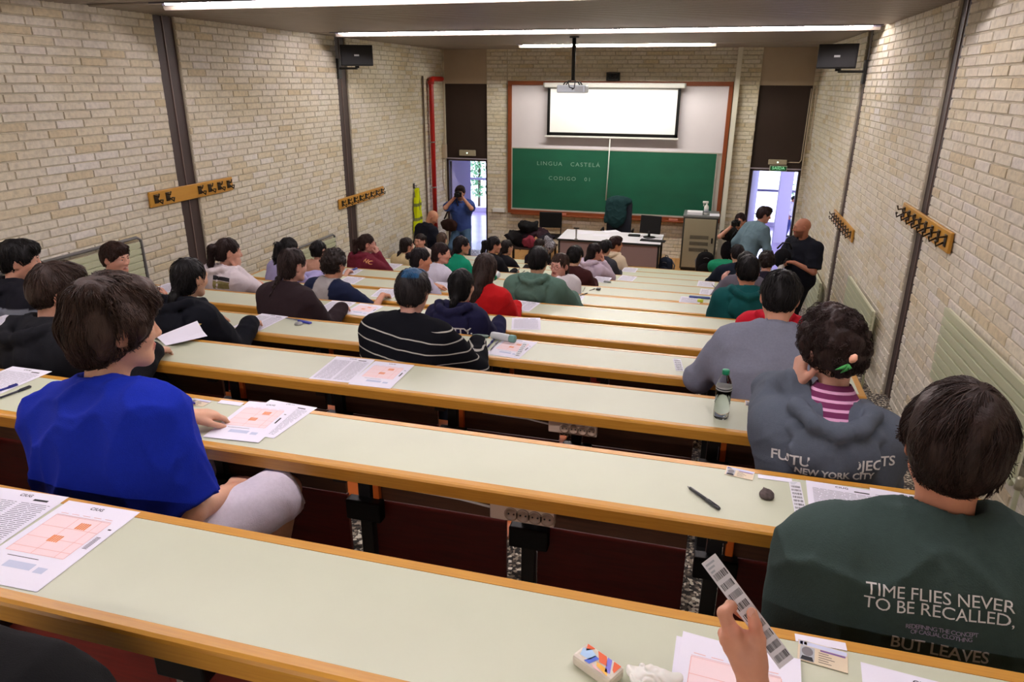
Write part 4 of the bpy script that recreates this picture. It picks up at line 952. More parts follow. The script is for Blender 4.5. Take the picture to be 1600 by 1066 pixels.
    pts = [Hc, *[arms[s][i] for s in (-1, 1) for i in (0, 1, 2)], T(0, 0, 0.05), *kn.values(), *an.values()] + [arms[s][2]+arms[s][3]*0.16 for s in (-1, 1)]
    lo = np.min(pts, 0) - 0.15; hi = np.max(pts, 0) + 0.17
    hres = (0.0115, 0.0085, 0.0065)[det]
    v, f = surf(body_fn, lo, hi, hres)
    sk = LC(g('skin', (216, 170, 140))); col = np.tile(sk, (len(v), 1))
    q = (v-Hc)@Rh; col *= (1 - 0.10*np.exp(-((np.abs(q[:, 0])-0.085)**2)/0.0002)*(np.abs(q[:, 2]) < 0.05))[:, None]*V3(1, 0.9, 0.88)**(np.exp(-((np.abs(q[:, 0])-0.085)**2)/0.0003)[:, None])
    lip = (np.abs(q[:, 0]) < 0.023) & (np.abs(q[:, 2]+0.061) < 0.0105) & (q[:, 1] > 0.075); col[lip] = LC((176, 96, 88))
    if g('beard'):
        bm_ = (q[:, 2] < -0.03) & (q[:, 2] > -0.13) & (q[:, 1] > 0.0) & (~lip) & (np.linalg.norm(q, axis=1) < 0.14); col[bm_] *= V3(0.45, 0.42, 0.42)
    b = np_mesh('body', v, f, col, SKIN, root)
    if g('face', True): eyes_face(root, Rh, Hc, spec)
    # clothes
    bulk = g('bulk', 1.0); top = [('e', T(0, 0.0, 0.10), V3(0.165*bulk, 0.125*bulk, 0.12), TR, 0.05), ('e', T(0, 0.015, 0.26), V3(0.150*bulk+g('belly', 0), 0.112*bulk+g('belly', 0), 0.15), TR, 0.08),
           ('e', T(0, 0.0, 0.43), V3(sw-0.01, 0.108*bulk, 0.17), TR, 0.08), ('c', T(-sw+0.045, -0.005, 0.520), T(sw-0.045, -0.005, 0.520), 0.060, 0.060, 0.07),
           ('c', T(-sw+0.04, -0.01, 0.535), neckb+V3(-0.03, -0.01, 0.0), 0.038, 0.040, 0.06), ('c', T(sw-0.04, -0.01, 0.535), neckb+V3(0.03, -0.01, 0.0), 0.038, 0.040, 0.06)]
    fa = g('fold', 0.010); seed = abs(hash(label)) % 19 if False else len(label) % 19
    hood = g('hood', False); hem = T(0, 0, 0.0)
    def cloth_fn(p):
        d = prims(p, top)
        for s in (-1, 1):
            a, e, w_, *_ = arms[s]; r1 = 0.052*bulk**0.5
            if sleeve == 'long':
                wc = w_ - norm(w_-e)*0.01
                u = prims(p, [('c', a, e, r1+0.004, 0.044, 0.03), ('c', e, wc, 0.047, 0.032, 0.02)]); u = smax(u, (p-wc)@norm(w_-e)-thk, 0.006)
            else:
                m_ = a+(e-a)*(0.80 if g('loose') else 0.62); u = sd_cone(p, a, m_+(e-a)*0.2, r1+0.006, r1+0.012); u = smax(u, (p-m_)@norm(e-a), 0.006)
            d = smin(d, u, 0.06)
            d = smin(d, sd_cone(p, T(s*(sw-0.07), -0.02, 0.40), a+(e-a)*0.45+V3(-s*0.015, 0, 0), 0.060*bulk, 0.046), 0.07)
        d = d - thk
        ff = folds(p, fa, 20, seed)
        d = d - ff*0.9
        if hood:
            hs = g('hood_size', 1.0); yb = -(0.108*bulk + thk); dr = g('hood_drop', 0.0)
            hk = [V3(-0.060, 0.100, 0.560), V3(-0.108*hs, 0.04, 0.625), V3(-0.112*hs, yb*0.55, 0.630-dr*0.6), V3(-0.070*hs, yb-0.012, 0.600-dr), V3(0, yb-0.032*hs, 0.578-dr*1.15)]; hk += [V3(-x[0], x[1], x[2]) for x in hk[3::-1]]
            hk = [T(*x) for x in hk]; e = None
            for i in range(8): c_ = sd_cone(p, hk[i], hk[i+1], 0.026, 0.026); e = c_ if e is None else smin(e, c_, 0.02)
            e2 = sd_ell(p, T(0, yb+0.002, 0.535-0.055*hs-dr), V3(0.140*hs, 0.046, 0.105*hs), TR)
            e2 = smax(e2, -sd_ell(p, T(0, yb+0.045, 0.66-dr), V3(0.098*hs, 0.070, 0.085), TR), 0.015)
            e3 = sd_cone(p, T(-0.125*hs, yb*0.7, 0.56), T(0, yb-0.012, 0.52-0.085*hs), 0.024, 0.03); e4 = sd_cone(p, T(0.125*hs, yb*0.7, 0.56), T(0, yb-0.012, 0.52-0.085*hs), 0.024, 0.03)
            e2 = smin(e2, smin(e3, e4, 0.01), 0.02)
            d = smin(d, smin(e, e2, 0.012) - folds(p, fa*0.9, 26, seed+2), 0.008)
        nk = sd_cone(p, neckb-V3(0, 0, 0.012)+TR@V3(0, 0.012, 0), skull+V3(0, 0.0, 0.10), g('neck_r', 0.062), g('neck_r', 0.062)+0.023)
        d = smax(d, -nk, 0.008)
        d = smax(d, -((p-hem)@(TR@V3(0, 0, 1))) - 0.02, 0.01)
        return d
    v2, f2 = surf(cloth_fn, lo-0.05, hi+0.05, (0.016, 0.011, 0.0075)[det])
    cf = g('cfn'); ql = (v2-pel)@TR; ql[:, 2] = ql[:, 2]/K[0] + 0.10
    c2 = np.tile(LC(g('cloth', (60, 60, 70))), (len(v2), 1))
    if cf: c2 = cf(ql, c2, v2, arms)
    cl = np_mesh(g('cname', 'hoodie' if hood else ('t_shirt' if sleeve != 'long' else 'sweater')), v2, f2, c2, g('cmat') or CLOTH, root)
    if not hood and g('collar', True):
        cc = neckb+V3(0, 0.008, 0.002); cr = []
        for i in range(17):
            a = i*math.tau/16; cr.append(Vector(cc + TR@V3(0.063*math.cos(a), 0.063*math.sin(a)*1.05, 0.010-0.022*math.sin(a))))
        tm = mat('collar_'+'_'.join(str(x) for x in g('collar_rgb', g('cloth', (60, 60, 70)))), g('collar_rgb', g('cloth', (60, 60, 70))), 0.9)
        MB().tube(cr, 0.0085+thk*0.25, 8).build('collar', tm, root, True)
    # trousers and shoes
    tl = []
    long_ = g('trouser_len', 'long')
    for s in (-1, 1):
        tl.append((hp[s], kn[s], an[s]))
    def tr_fn(p):
        d = sd_ell(p, T(0, 0, 0.06), V3(0.165*bulk, 0.125, 0.10), TR)
        for h_, k_, a_ in tl:
            u = sd_cone(p, h_, k_, 0.082, 0.062)
            if long_ == 'long': u = smin(u, sd_cone(p, k_, a_+V3(0, 0, 0.02), 0.060, 0.048), 0.02)
            else: u = smax(sd_cone(p, h_, k_+norm(k_-h_)*0.1, 0.090, 0.080), (p-k_)@norm(k_-h_)-0.0, 0.008)
            d = smin(d, u, 0.03)
        return smax(d - 0.006 - folds(p, 0.006, 24, 7), -(p[:, 2]-(0.07 if stand else -0.34)), 0.01)
    v3, f3 = surf(tr_fn, lo-0.05, hi+0.05, 0.018 if det < 2 else 0.011)
    c3 = np.tile(LC(g('pants', (38, 40, 50))), (len(v3), 1)); np_mesh('trousers' if long_ == 'long' else 'shorts', v3, f3, c3, CLOTH, root)
    for s in (-1, 1):
        a_ = an[s]; M = Matrix.Translation(a_ + V3(0, 0.05, -0.055 if stand else -0.05))
        mb = MB(); vs = [(x*0.042*(1-0.25*(y > 0.5)), -0.09+0.21*y, z) for z in (-0.03, 0.0) for y in (0, 0.5, 1) for x in (-1, 1)]
        mb.add([M @ Vector(v_) for v_ in vs], [(0, 1, 3, 2), (2, 3, 5, 4), (6, 8, 9, 7), (8, 10, 11, 9), (0, 2, 8, 6), (2, 4, 10, 8), (1, 7, 9, 3), (3, 9, 11, 5), (0, 6, 7, 1), (4, 5, 11, 10)])
        mb.lathe([(0.042, 0.0), (0.045, 0.03), (0.04, 0.07)], seg=10, M=M @ Matrix.Translation((0, -0.045, 0))); mb.build('shoe', mat('shoe_dark', (40, 38, 38), 0.6), root, True)
    # hair
    st = g('hair', 'short')
    if st != 'bald':
        hseed = g('hseed', len(label) % 17); hc = LC(HAIRC.get(g('hcol', 'dark'), g('hcol', 'dark')))
        if st == 'long' or st == 'lowtail':  # hangs by gravity whatever the head does
            Rg = rotm(g('hyaw', 0)-ty, g('hpitch', 10)*0.4, 0)
        else: Rg = Rh
        fn = lambda p: hair_sdf((p-Hc)@Rg, st, hseed)
        l2 = Hc - V3(0.24, 0.24, 0.46 if st in ('long', 'braid', 'pony', 'lowtail') else 0.20); h2 = Hc + V3(0.24, 0.24, 0.22)
        v4, f4 = surf(fn, l2, h2, (0.0095, 0.0075, 0.006)[det])
        c4 = np.tile(hc, (len(v4), 1))*(1+0.25*wav(v4*V3(1, 1, 0.4), 80, 3))[:, None]
        hf = g('hfn')
        if hf: c4 = hf((v4-Hc)@Rg, c4)
        ns = g('strands', (200, 700, 4800)[det])
        cur = st in ('curly', 'bigcurl')
        sv, sf, sc_ = strands(v4, f4, None, Rg, Hc, st, ns, 11+hseed, (0.0030, 0.0020, 0.0010)[det], (0.05 if cur else 0.085)*g('sl', 1.0), hc)
        if hf: sc_ = np.where(hf((sv-Hc)@Rg, sc_*0-1) > -0.5, hf((sv-Hc)@Rg, sc_), sc_)
        V_ = np.concatenate([v4, sv]); F_ = np.concatenate([f4, sf+len(v4)]); np_mesh('hair', V_, F_, np.concatenate([c4, sc_]), HAIRM, root)
    elif g('stubble', True): pass
    root['_'] = 0; del root['_']
    return dict(root=root, cloth=cl, T=T, S=S, arms=arms, Hc=Hc, Rh=Rh, tol=tol, TR=TR, neck=neckb, pel=pel, K=K[0])
def on_back(P, px):
    """torso x,z of the cloth point seen at a photo pixel"""
    me = P['cloth'].data; co = np.zeros(len(me.vertices)*3); me.vertices.foreach_get('co', co)
    bvh = BVHTree.FromPolygons([tuple(c) for c in co.reshape(-1, 3)], [tuple(p.vertices) for p in me.polygons])
    o = Vector(P['tol']((0, 0, CAMZ))); w = at(px[0], px[1], Y=3.0); d = (Vector(P['tol'](w)) - o).normalized(); h = bvh.ray_cast(o, d)[0]
    if h is None: return None
    q = (np.array(h, np.float32) - P['pel'])@P['TR']
    return float(q[0]), float(q[2])/P['K'] + 0.10
def letter_px(P, key, p0, p1, m, **kw):
    a, b = on_back(P, p0), on_back(P, p1)
    if a is None or b is None: print('no hit', key, a, b); return
    vs = TEXT[key][0]; xs = [v[0] for v in vs]; dz_ = (b[1]-a[1])*P['K']; sc = math.hypot(b[0]-a[0], dz_)/(max(xs)-min(xs))
    return lettering(P, key, (a[0]+b[0])/2, (a[1]+b[1])/2, sc, m, roll=math.degrees(math.atan2(dz_, b[0]-a[0])), **kw)
def lettering(P, key, cx, cz, scale, m, name='lettering', roll=0.0, skew=0.0, clipz=None, keep=None):
    """print text on the back of the garment, following the cloth"""
    vs, fs = TEXT[key]; bm = bmesh.new(); bv = [bm.verts.new((v[0]*scale, v[1]*scale, 0)) for v in vs]
    for f in fs:
        try: bm.faces.new([bv[i] for i in f])
        except ValueError: pass
    bmesh.ops.triangulate(bm, faces=bm.faces)
    for _ in range(3):
        ed = [e for e in bm.edges if e.calc_length() > 0.012]
        if ed: bmesh.ops.subdivide_edges(bm, edges=ed, cuts=1); bmesh.ops.triangulate(bm, faces=bm.faces)
    me = P['cloth'].data; co = np.zeros(len(me.vertices)*3); me.vertices.foreach_get('co', co)
    bvh = BVHTree.FromPolygons([tuple(c) for c in co.reshape(-1, 3)], [tuple(p.vertices) for p in me.polygons])
    T = P['T']; TR = P['TR']; back = Vector(TR@V3(0, -1, 0)); cr, sr = math.cos(R_(roll)), math.sin(R_(roll)); bad = []
    for v in bm.verts:
        x, z = v.co.x*cr - v.co.y*sr + cx, (v.co.x*sr + v.co.y*cr)/P['K'] + cz + skew*(v.co.x)
        o = Vector(T(x, 0, z)) + back*0.45
        hit = bvh.ray_cast(o, -back)
        if hit[0] is None or (keep and not keep(x, z, (Vector(hit[0])-o).length)): bad.append(v); v.co = o; continue
        v.co = hit[0] + back*0.0035
    bmesh.ops.delete(bm, geom=bad, context='VERTS')
    mm = bpy.data.meshes.new(name); bm.to_mesh(mm); bm.free(); mm.materials.append(m)
    return link(name, mm, P['root'])
# ---------------------------------------------------------------- people
def c_raglan(q, c, v, arms):
    c[:] = LC((176, 172, 172)); m = np.abs(q[:, 0]) > 0.085 + 0.35*(0.56-q[:, 2]).clip(0, 1)*0.55; c[m] = LC((26, 34, 62)); return c
def c_stripe(q, c, v, arms):
    z = q[:, 2] + 0.12*(q[:, 0]+0.1)*0 ; m = (((q[:, 2]*1.0+0.0) % 0.062) < 0.006) & (q[:, 2] < 0.50); c[m] = LC((170, 168, 160)); return c
def c_curly(q, c, v, arms):
    return c
PRINT = mat('print_white', (216, 216, 214), 0.8); PRINTG = mat('print_grey', (176, 176, 172), 0.8); PRINTP = mat('print_purple', (150, 140, 160), 0.8); PRINTY = mat('print_yellow', (214, 186, 110), 0.8)
STRIPE = mat('striped_cloth', (20, 21, 26), 0.95, bump=0.3, bscale=300, spec=0.08)
def _stripes():
    nt = STRIPE.node_tree; N = nt.nodes; L = nt.links; b = N['Principled BSDF']; tc = N.new('ShaderNodeTexCoord'); s = N.new('ShaderNodeSeparateXYZ'); L.new(tc.outputs['Object'], s.inputs[0])
    a = N.new('ShaderNodeMath'); a.operation = 'MULTIPLY_ADD'; a.inputs[1].default_value = 0.12; L.new(s.outputs[0], a.inputs[0]); L.new(s.outputs[2], a.inputs[2])
    m1 = N.new('ShaderNodeMath'); m1.operation = 'PINGPONG'; m1.inputs[1].default_value = 0.0285; L.new(a.outputs[0], m1.inputs[0])
    m2 = N.new('ShaderNodeMath'); m2.operation = 'LESS_THAN'; m2.inputs[1].default_value = 0.0030; L.new(m1.outputs[0], m2.inputs[0])
    m3 = N.new('ShaderNodeMath'); m3.operation = 'LESS_THAN'; m3.inputs[1].default_value = 0.545; L.new(s.outputs[2], m3.inputs[0])
    m4 = N.new('ShaderNodeMath'); m4.operation = 'MULTIPLY'; L.new(m2.outputs[0], m4.inputs[0]); L.new(m3.outputs[0], m4.inputs[1])
    x = N.new('ShaderNodeMix'); x.data_type = 'RGBA'; x.inputs[6].default_value = (*lin((20, 21, 26)), 1); x.inputs[7].default_value = (*lin((178, 176, 168)), 1); L.new(m4.outputs[0], x.inputs['Factor']); L.new(x.outputs[2], b.inputs['Base Color'])
_stripes()
pp = {}
pp['blue'] = person('sitter in a royal blue T-shirt and white shorts, back to the camera', dict(size=1.06, neck=0.086, row=11, px=(182, 512), off=0.30, yaw=8, hyaw=34, hpitch=6, hroll=-3, lean=10, tilt=-12, broad=1.14, bulk=1.12, belly=0.02, det=2,
    hair='fluffy', hcol=(56, 40, 32), sleeve='short', loose=True, cloth=(18, 42, 166), pants=(214, 206, 218), trouser_len='short', knee=0.20, hands=('desk', 'lap'), skin=(214, 164, 134), thick=0.020, fold=0.015, sl=1.1, hfwd=0.05))
pp['green'] = person('sitter in a dark green sweatshirt with white back lettering, nearest at right', dict(size=1.06, neck=0.100, row=11, px=(1490, 698), off=0.30, yaw=-4, hyaw=6, hpitch=12, hroll=4, lean=14, broad=1.30, bulk=1.14, det=2,
    hair='thick', hcol=(46, 32, 27), cloth=(56, 72, 68), hands=('lap', 'lap'), skin=(196, 134, 104), thick=0.030, fold=0.015, hfwd=0.03))
pp['curly'] = person('curly-haired sitter with flower clip in a grey hooded sweatshirt and striped top', dict(size=1.02, neck=0.130, row=10, px=(1300, 543), off=0.30, yaw=0, hyaw=-24, hpitch=8, hroll=-6, lean=10, broad=1.12, bulk=1.12, det=2, fem=True,
    hair='bigcurl', hcol=(44, 30, 27), cloth=(86, 94, 106), hood=True, hood_neck_r=0.098, hands=('cheek', 'desk'), skin=(222, 172, 150), thick=0.022, fold=0.008, strands=3200))
pp['grey'] = person('sitter in a plain mid-grey sweatshirt, elbow on the desk, behind the water bottle', dict(size=1.00, row=9, px=(1219, 465), off=0.27, yaw=6, hyaw=8, hpitch=18, lean=18, broad=1.1, bulk=1.12, det=1,
    hair='short', hcol='black', cloth=(126, 130, 146), hands=('wide', 'desk'), skin=(206, 150, 122), thick=0.028, fold=0.009))
pp['red'] = person('sitter in a red hoodie almost hidden behind the grey sweatshirt', dict(row=7, px=(1212, 462), off=0.27, yaw=0, hyaw=0, lean=15, broad=1.05, hair='short', hcol='black', cloth=(186, 24, 44), hood=True, thick=0.022))
pp['teal'] = person('sitter in a dark teal hoodie near the right aisle', dict(size=1.08, row=6, px=(1168, 424), off=0.27, yaw=-4, hyaw=-6, hpitch=10, lean=10, broad=1.0, bulk=1.08, det=1, hair='short', hcol='black', cloth=(14, 78, 78), hood=True, hands=('desk', 'desk'), skin=(214, 150, 118), thick=0.022))
pp['blackhood'] = person('dark-haired sitter in a black hoodie with white collar, at far left', dict(size=1.06, row=10, px=(92, 456), off=0.27, yaw=12, hyaw=38, hpitch=10, lean=8, det=1, hair='short', hcol=(52, 38, 32), cloth=(22, 23, 28), hood=True, hands=('desk', 'desk'), skin=(220, 170, 146), thick=0.022, broad=1.05))
pp['leftgrey'] = person('sitter in a grey and black sweatshirt at the left edge of the picture', dict(size=1.06, row=9, px=(32, 408), off=0.27, yaw=15, hyaw=48, hpitch=8, lean=8, det=1, hair='short', hcol='black', cloth=(128, 134, 146), hood=True, hands=('desk', 'desk'), skin=(210, 158, 134), thick=0.022, broad=1.1,
    cfn=lambda q, c, v, arms: np.where((q[:, 2] > 0.50)[:, None], LC((24, 24, 32)), c)))
pp['smile'] = person('smiling dark-haired boy turned towards the aisle in front of the left radiator', dict(size=0.98, row=8, px=(181, 404), off=0.22, yaw=50, hyaw=88, hpitch=6, lean=4, det=1, fem=False, hair='short', hcol=(52, 34, 28), cloth=(40, 44, 60), smile=True, hands=('desk', 'desk'), skin=(214, 160, 138)))
pp['navyleft'] = person('sitter in a black hoodie with yellow back print, left of the brown jacket', dict(size=0.98, row=9, px=(298, 434), off=0.27, yaw=6, hyaw=12, hpitch=12, lean=14, det=1, fem=True, hair='lowtail', hcol='black', cloth=(18, 20, 28), hood=True, hood_hands=('desk', 'desk'), broad=1.12, bulk=1.1, thick=0.024))
pp['whitehood'] = person('girl in a white hoodie with dark back print, hand at mouth, by left wall', dict(size=1.00, row=7, px=(358, 394), off=0.27, yaw=25, hyaw=48, hpitch=8, lean=10, det=1, fem=True, hair='pony', hcol=(40, 26, 24), cloth=(210, 200, 204), hood=True, hands=('desk', 'chin'), skin=(212, 160, 138), thick=0.02))
pp['lav'] = person('sitter in a lavender jacket, mostly hidden behind the brown jacket', dict(row=6, px=(452, 389), off=0.22, yaw=30, hyaw=30, hpitch=12, lean=16, det=0, fem=True, hair='pony', hcol='black', cloth=(170, 164, 208), hands=('fold', 'fold'), thick=0.02, cname='jacket', broad=1.1))
pp['brown'] = person('sitter with a long braid in a dark brown jacket', dict(size=0.98, row=8, px=(458, 415), off=0.27, yaw=10, hyaw=24, hpitch=10, lean=12, det=1, fem=True, hair='braid', hcol=(46, 34, 32), cloth=(48, 36, 40), hands=('desk', 'desk'), skin=(214, 166, 148), thick=0.024, broad=1.1, cname='jacket'))
pp['bun'] = person('dark-haired girl with hair tied up, in front of the second left radiator', dict(row=5, px=(499, 391), off=0.27, yaw=10, hyaw=14, hpitch=6, lean=10, fem=True, hair='bun', hcol='black', cloth=(196, 150, 128), sleeve='short', skin=(214, 164, 142)))
pp['raglan'] = person('curly-haired boy in a grey T-shirt with navy sleeves', dict(size=0.98, row=7, px=(522, 414), off=0.25, yaw=14, hyaw=10, hpitch=12, lean=10, det=1, hair='curly', hcol=(40, 30, 27), cloth=(176, 172, 172), sleeve='short', loose=True, cfn=c_raglan, hands=('desk', 'wide'), collar_rgb=(26, 34, 62), skin=(206, 150, 122), cname='t_shirt', broad=1.05))
pp['maroon'] = person('girl with glasses and a ponytail in a maroon hoodie, chin on her hands', dict(size=1.00, row=4, px=(574, 381), off=0.25, yaw=30, hyaw=60, hpitch=4, lean=12, det=1, fem=True, hair='pony', hcol=(52, 34, 30), cloth=(112, 36, 52), hood=True, hands=('mouth', 'mouth'), glasses=(120, 30, 34), skin=(212, 156, 138), thick=0.022, broad=1.2))
pp['stripe'] = person('sitter with blue-tinted hair in a black shirt with thin white stripes', dict(size=1.00, row=9, px=(645, 457), off=0.27, yaw=4, hyaw=-4, hpitch=12, lean=16, det=1, fem=False, hair='short', hcol=(38, 34, 34), cloth=(20, 21, 26), hands=('chin', 'wide'), cmat=STRIPE, skin=(196, 148, 130), thick=0.026, broad=1.12, bulk=1.1, cname='shirt', fold=0.008,
    hfn=lambda q, c: np.where(((q[:, 2] > 0.085) & (np.abs(q[:, 0]-0.01) < 0.045))[:, None], LC((24, 78, 118)), c)))
pp['navy'] = person('sitter in a navy hoodie with white lettering low on the back', dict(row=8, px=(722, 447), off=0.27, yaw=4, hyaw=10, hpitch=12, lean=14, det=1, fem=True, hair='lowtail', hcol='black', cloth=(30, 30, 62), hood=True, hands=('desk', 'desk'), thick=0.024, broad=1.05, bulk=1.06))
pp['redlong'] = person('girl with very long dark wavy hair in a red sweater', dict(size=0.96, row=7, px=(760, 420), off=0.27, yaw=2, hyaw=16, hpitch=8, lean=10, det=1, fem=True, hair='long', hcol=(50, 36, 32), cloth=(190, 24, 28), hands=('desk', 'desk'), thick=0.022, broad=1.1))
pp['sage'] = person('black-haired boy in a sage green hoodie', dict(size=1.04, row=6, px=(841, 408), off=0.27, yaw=2, hyaw=4, hpitch=10, lean=12, det=1, hair='short', hcol='black', cloth=(84, 112, 100), hood=True, hands=('desk', 'wide'), thick=0.024, broad=1.15, bulk=1.1))
pp['lookback'] = person('girl with glasses in a white T-shirt looking back over her shoulder', dict(size=1.02, row=5, px=(874, 415), off=0.30, yaw=-60, hyaw=-158, hpitch=2, hroll=-6, lean=6, det=1, fem=True, hair='lowtail', hcol=(60, 42, 34), cloth=(226, 222, 226), sleeve='short', loose=True, hands=('lap', 'lap'), glasses=(140, 70, 78), skin=(218, 162, 146)))
pp['darkred'] = person('dark-haired sitter in a dark red-brown sweater, left of the pale hoodie', dict(row=4, px=(898, 401), off=0.25, yaw=8, hyaw=8, hpitch=8, lean=8, det=1, hair='short', hcol='black', cloth=(66, 32, 32), hands=('desk', 'desk'), thick=0.02))
pp['pale'] = person('girl with glasses in a pale pink and white hoodie, hand at her face', dict(row=3, px=(930, 394), off=0.22, yaw=25, hyaw=62, hpitch=6, lean=14, det=1, fem=True, hair='lowtail', hcol=(34, 26, 26), cloth=(206, 190, 206), hood=True, hands=('desk', 'mouth'), glasses=(60, 50, 50), skin=(208, 150, 126), thick=0.02))
pp['behindpale'] = person('dark-haired sitter hidden between the pale hoodie and the cream hoodie', dict(row=2, px=(946, 388), off=0.22, yaw=10, hyaw=20, hpitch=8, lean=10, hair='short', hcol='black', cloth=(60, 60, 66), fem=True))
pp['cream'] = person('boy with glasses in a cream hoodie in the front row before the teacher desk', dict(row=1, px=(962, 382), off=0.25, yaw=30, hyaw=66, hpitch=2, lean=8, det=1, hair='short', hcol=(48, 26, 24), cloth=(222, 204, 176), hood=True, hands=('desk', 'desk'), glasses=(40, 30, 26), skin=(206, 144, 104), thick=0.02))
pp['profbun'] = person('girl in profile with a sleek low bun, behind the blue-tinted head', dict(row=6, px=(658, 406), off=0.30, yaw=30, hyaw=62, hpitch=6, lean=8, det=1, fem=True, hair='bun', hcol=(28, 22, 26), cloth=(190, 186, 206), sleeve='short', skin=(206, 144, 112)))
pp['whitegirl'] = person('girl with long dark hair in a white T-shirt looking to the right', dict(row=5, px=(690, 396), off=0.30, yaw=25, hyaw=78, hpitch=6, lean=8, det=1, fem=True, hair='lowtail', hcol=(46, 32, 32), cloth=(214, 212, 228), sleeve='short', loose=True, skin=(216, 158, 134)))
pp['greengirl'] = person('girl in a bright green top with hair tied low, near the left doorway', dict(row=4, px=(722, 384), off=0.28, yaw=30, hyaw=58, hpitch=4, lean=10, det=1, fem=True, hair='lowtail', hcol=(30, 24, 28), cloth=(24, 152, 116), skin=(206, 146, 120), thick=0.02))
pp['pony'] = person('girl in profile with a ponytail, dressed in black', dict(row=3, px=(772, 383), off=0.28, yaw=20, hyaw=60, hpitch=6, lean=8, det=1, fem=True, hair='pony', hcol=(28, 24, 28), cloth=(22, 22, 28), skin=(210, 150, 122)))
pp['black2'] = person('dark-haired sitter in black, right of the girl with the ponytail', dict(row=2, px=(792, 387), off=0.28, yaw=25, hyaw=40, hpitch=12, lean=12, det=0, fem=True, hair='lowtail', hcol=(34, 26, 26), cloth=(20, 20, 26), hands=('desk', 'desk'), broad=1.15))
pp['creamtail'] = person('dark-haired girl in a pale yellow top near the left wall', dict(row=3, px=(636, 384), off=0.28, yaw=20, hyaw=40, hpitch=8, lean=12, fem=True, hair='lowtail', hcol=(36, 26, 24), cloth=(214, 196, 150), skin=(210, 156, 134)))
pp['facing'] = person('girl facing the camera, near the bald man in black', dict(row=2, px=(656, 377), off=0.25, yaw=-150, hyaw=-168, hpitch=0, lean=2, fem=True, hair='pony', hcol=(36, 26, 24), cloth=(200, 190, 180), hands=('lap', 'lap'), skin=(214, 160, 136)))
pp['lightcap'] = person('brown-haired sitter in front of the photographer with the brown bag', dict(row=1, px=(691, 374), off=0.25, yaw=10, hyaw=10, hpitch=8, lean=12, fem=True, hair='lowtail', hcol=(84, 66, 56), cloth=(60, 50, 50)))
pp['darkheap'] = person('dark-haired sitter by the heap of coats in the front row', dict(row=1, px=(843, 384), off=0.25, yaw=5, hyaw=10, hpitch=12, lean=14, fem=True, hair='lowtail', hcol=(40, 28, 26), cloth=(34, 30, 38)))
pp['greysleeve'] = person('sitter in a grey sweater raising a hand with a pen, right side', dict(row=4, px=(1165, 411), off=0.25, yaw=-4, hyaw=-4, hpitch=12, lean=8, hair='short', hcol='black', cloth=(104, 100, 112), hands=((at(1130, 442, Y=desk(4)[0]-0.10), (0.1, 0.1, 1.0), (-0.6, 0.1, -1.0)), 'desk'), skin=(222, 168, 152), broad=0.98))
pp['rightback'] = person('curly dark head beyond the teal hoodie, close to the right aisle', dict(row=3, px=(1198, 409), off=0.25, yaw=0, hyaw=0, hpitch=8, lean=10, hair='curly', hcol=(36, 26, 24), cloth=(40, 36, 52), skin=(214, 160, 140)))
pp['frontnavy'] = person('dark-haired sitter in dark navy in the row before the raised hand', dict(row=2, px=(1152, 397), off=0.25, yaw=-5, hyaw=-5, hpitch=12, lean=12, hair='short', hcol=(30, 24, 28), cloth=(26, 34, 48), hands=('wide', 'desk'), broad=1.15))
# standing people
pp['bald1'] = person('bald man in a black sweater looking down at the left doorway', dict(stand=True, px=(676, 340), Y=11.9, size=1.05, fz=0.0, broad=1.1, bulk=1.1, yaw=30, hyaw=75, hpitch=38, lean=14, hair='bald', cloth=(20, 22, 34), pants=(30, 30, 34), hands=('hold', 'hold'), skin=(206, 148, 116), det=1))
pp['photo1'] = person('photographer in a blue polo shirt aiming a camera, brown bag at his side', dict(stand=True, px=(719, 301), Y=13.4, fz=0.0, yaw=172, hyaw=172, hpitch=4, lean=4, hair='short', hcol=(44, 30, 30), cloth=(62, 84, 150), pants=(70, 96, 124), sleeve='short', loose=True, hands=('cam', 'cam'), skin=(196, 142, 116), det=1, beard=True, size=1.08))
pp['photo2'] = person('dark-haired woman photographer in black aiming a camera, right of the cabinet', dict(stand=True, px=(1156, 345), Y=12.9, size=1.05, fz=0.0, yaw=-172, hyaw=-160, hpitch=6, lean=8, fem=True, hair='lowtail', hcol=(46, 28, 28), cloth=(26, 24, 24), pants=(150, 136, 120), hands=('cam', 'cam'), skin=(206, 150, 126), det=1, sleeve='short'))
pp['tealman'] = person('man in a grey-blue shirt leaning over a desk in the right doorway', dict(stand=True, px=(1194, 336), Y=12.1, size=1.06, fz=0.0, yaw=50, hyaw=80, hpitch=14, lean=22, hair='short', hcol=(50, 34, 36), cloth=(104, 128, 140), pants=(50, 60, 78), hands=('side', 'hold'), skin=(204, 146, 124), det=1, cname='shirt'))
pp['bald2'] = person('bald bearded man in a black polo holding a camera with a long lens', dict(stand=True, px=(1253, 356), Y=9.75, size=1.04, fz=floor_z(2), yaw=-125, hyaw=-98, hpitch=4, lean=2, hair='bald', cloth=(20, 22, 32), pants=(20, 20, 26), sleeve='short', loose=True, hands=('hold', 'hold'), skin=(176, 116, 88), beard=True, det=1, broad=1.22, bulk=1.18, belly=0.03))
pp['outside'] = person('distant person in a white T-shirt outside, seen through the right doorway', dict(stand=True, px=(1241, 311), Y=18.4, fz=0.0, yaw=100, hyaw=110, lean=6, hair='short', hcol='black', cloth=(226, 224, 240), pants=(70, 76, 130), sleeve='short', hands=('side', 'side'), skin=(180, 120, 96)))
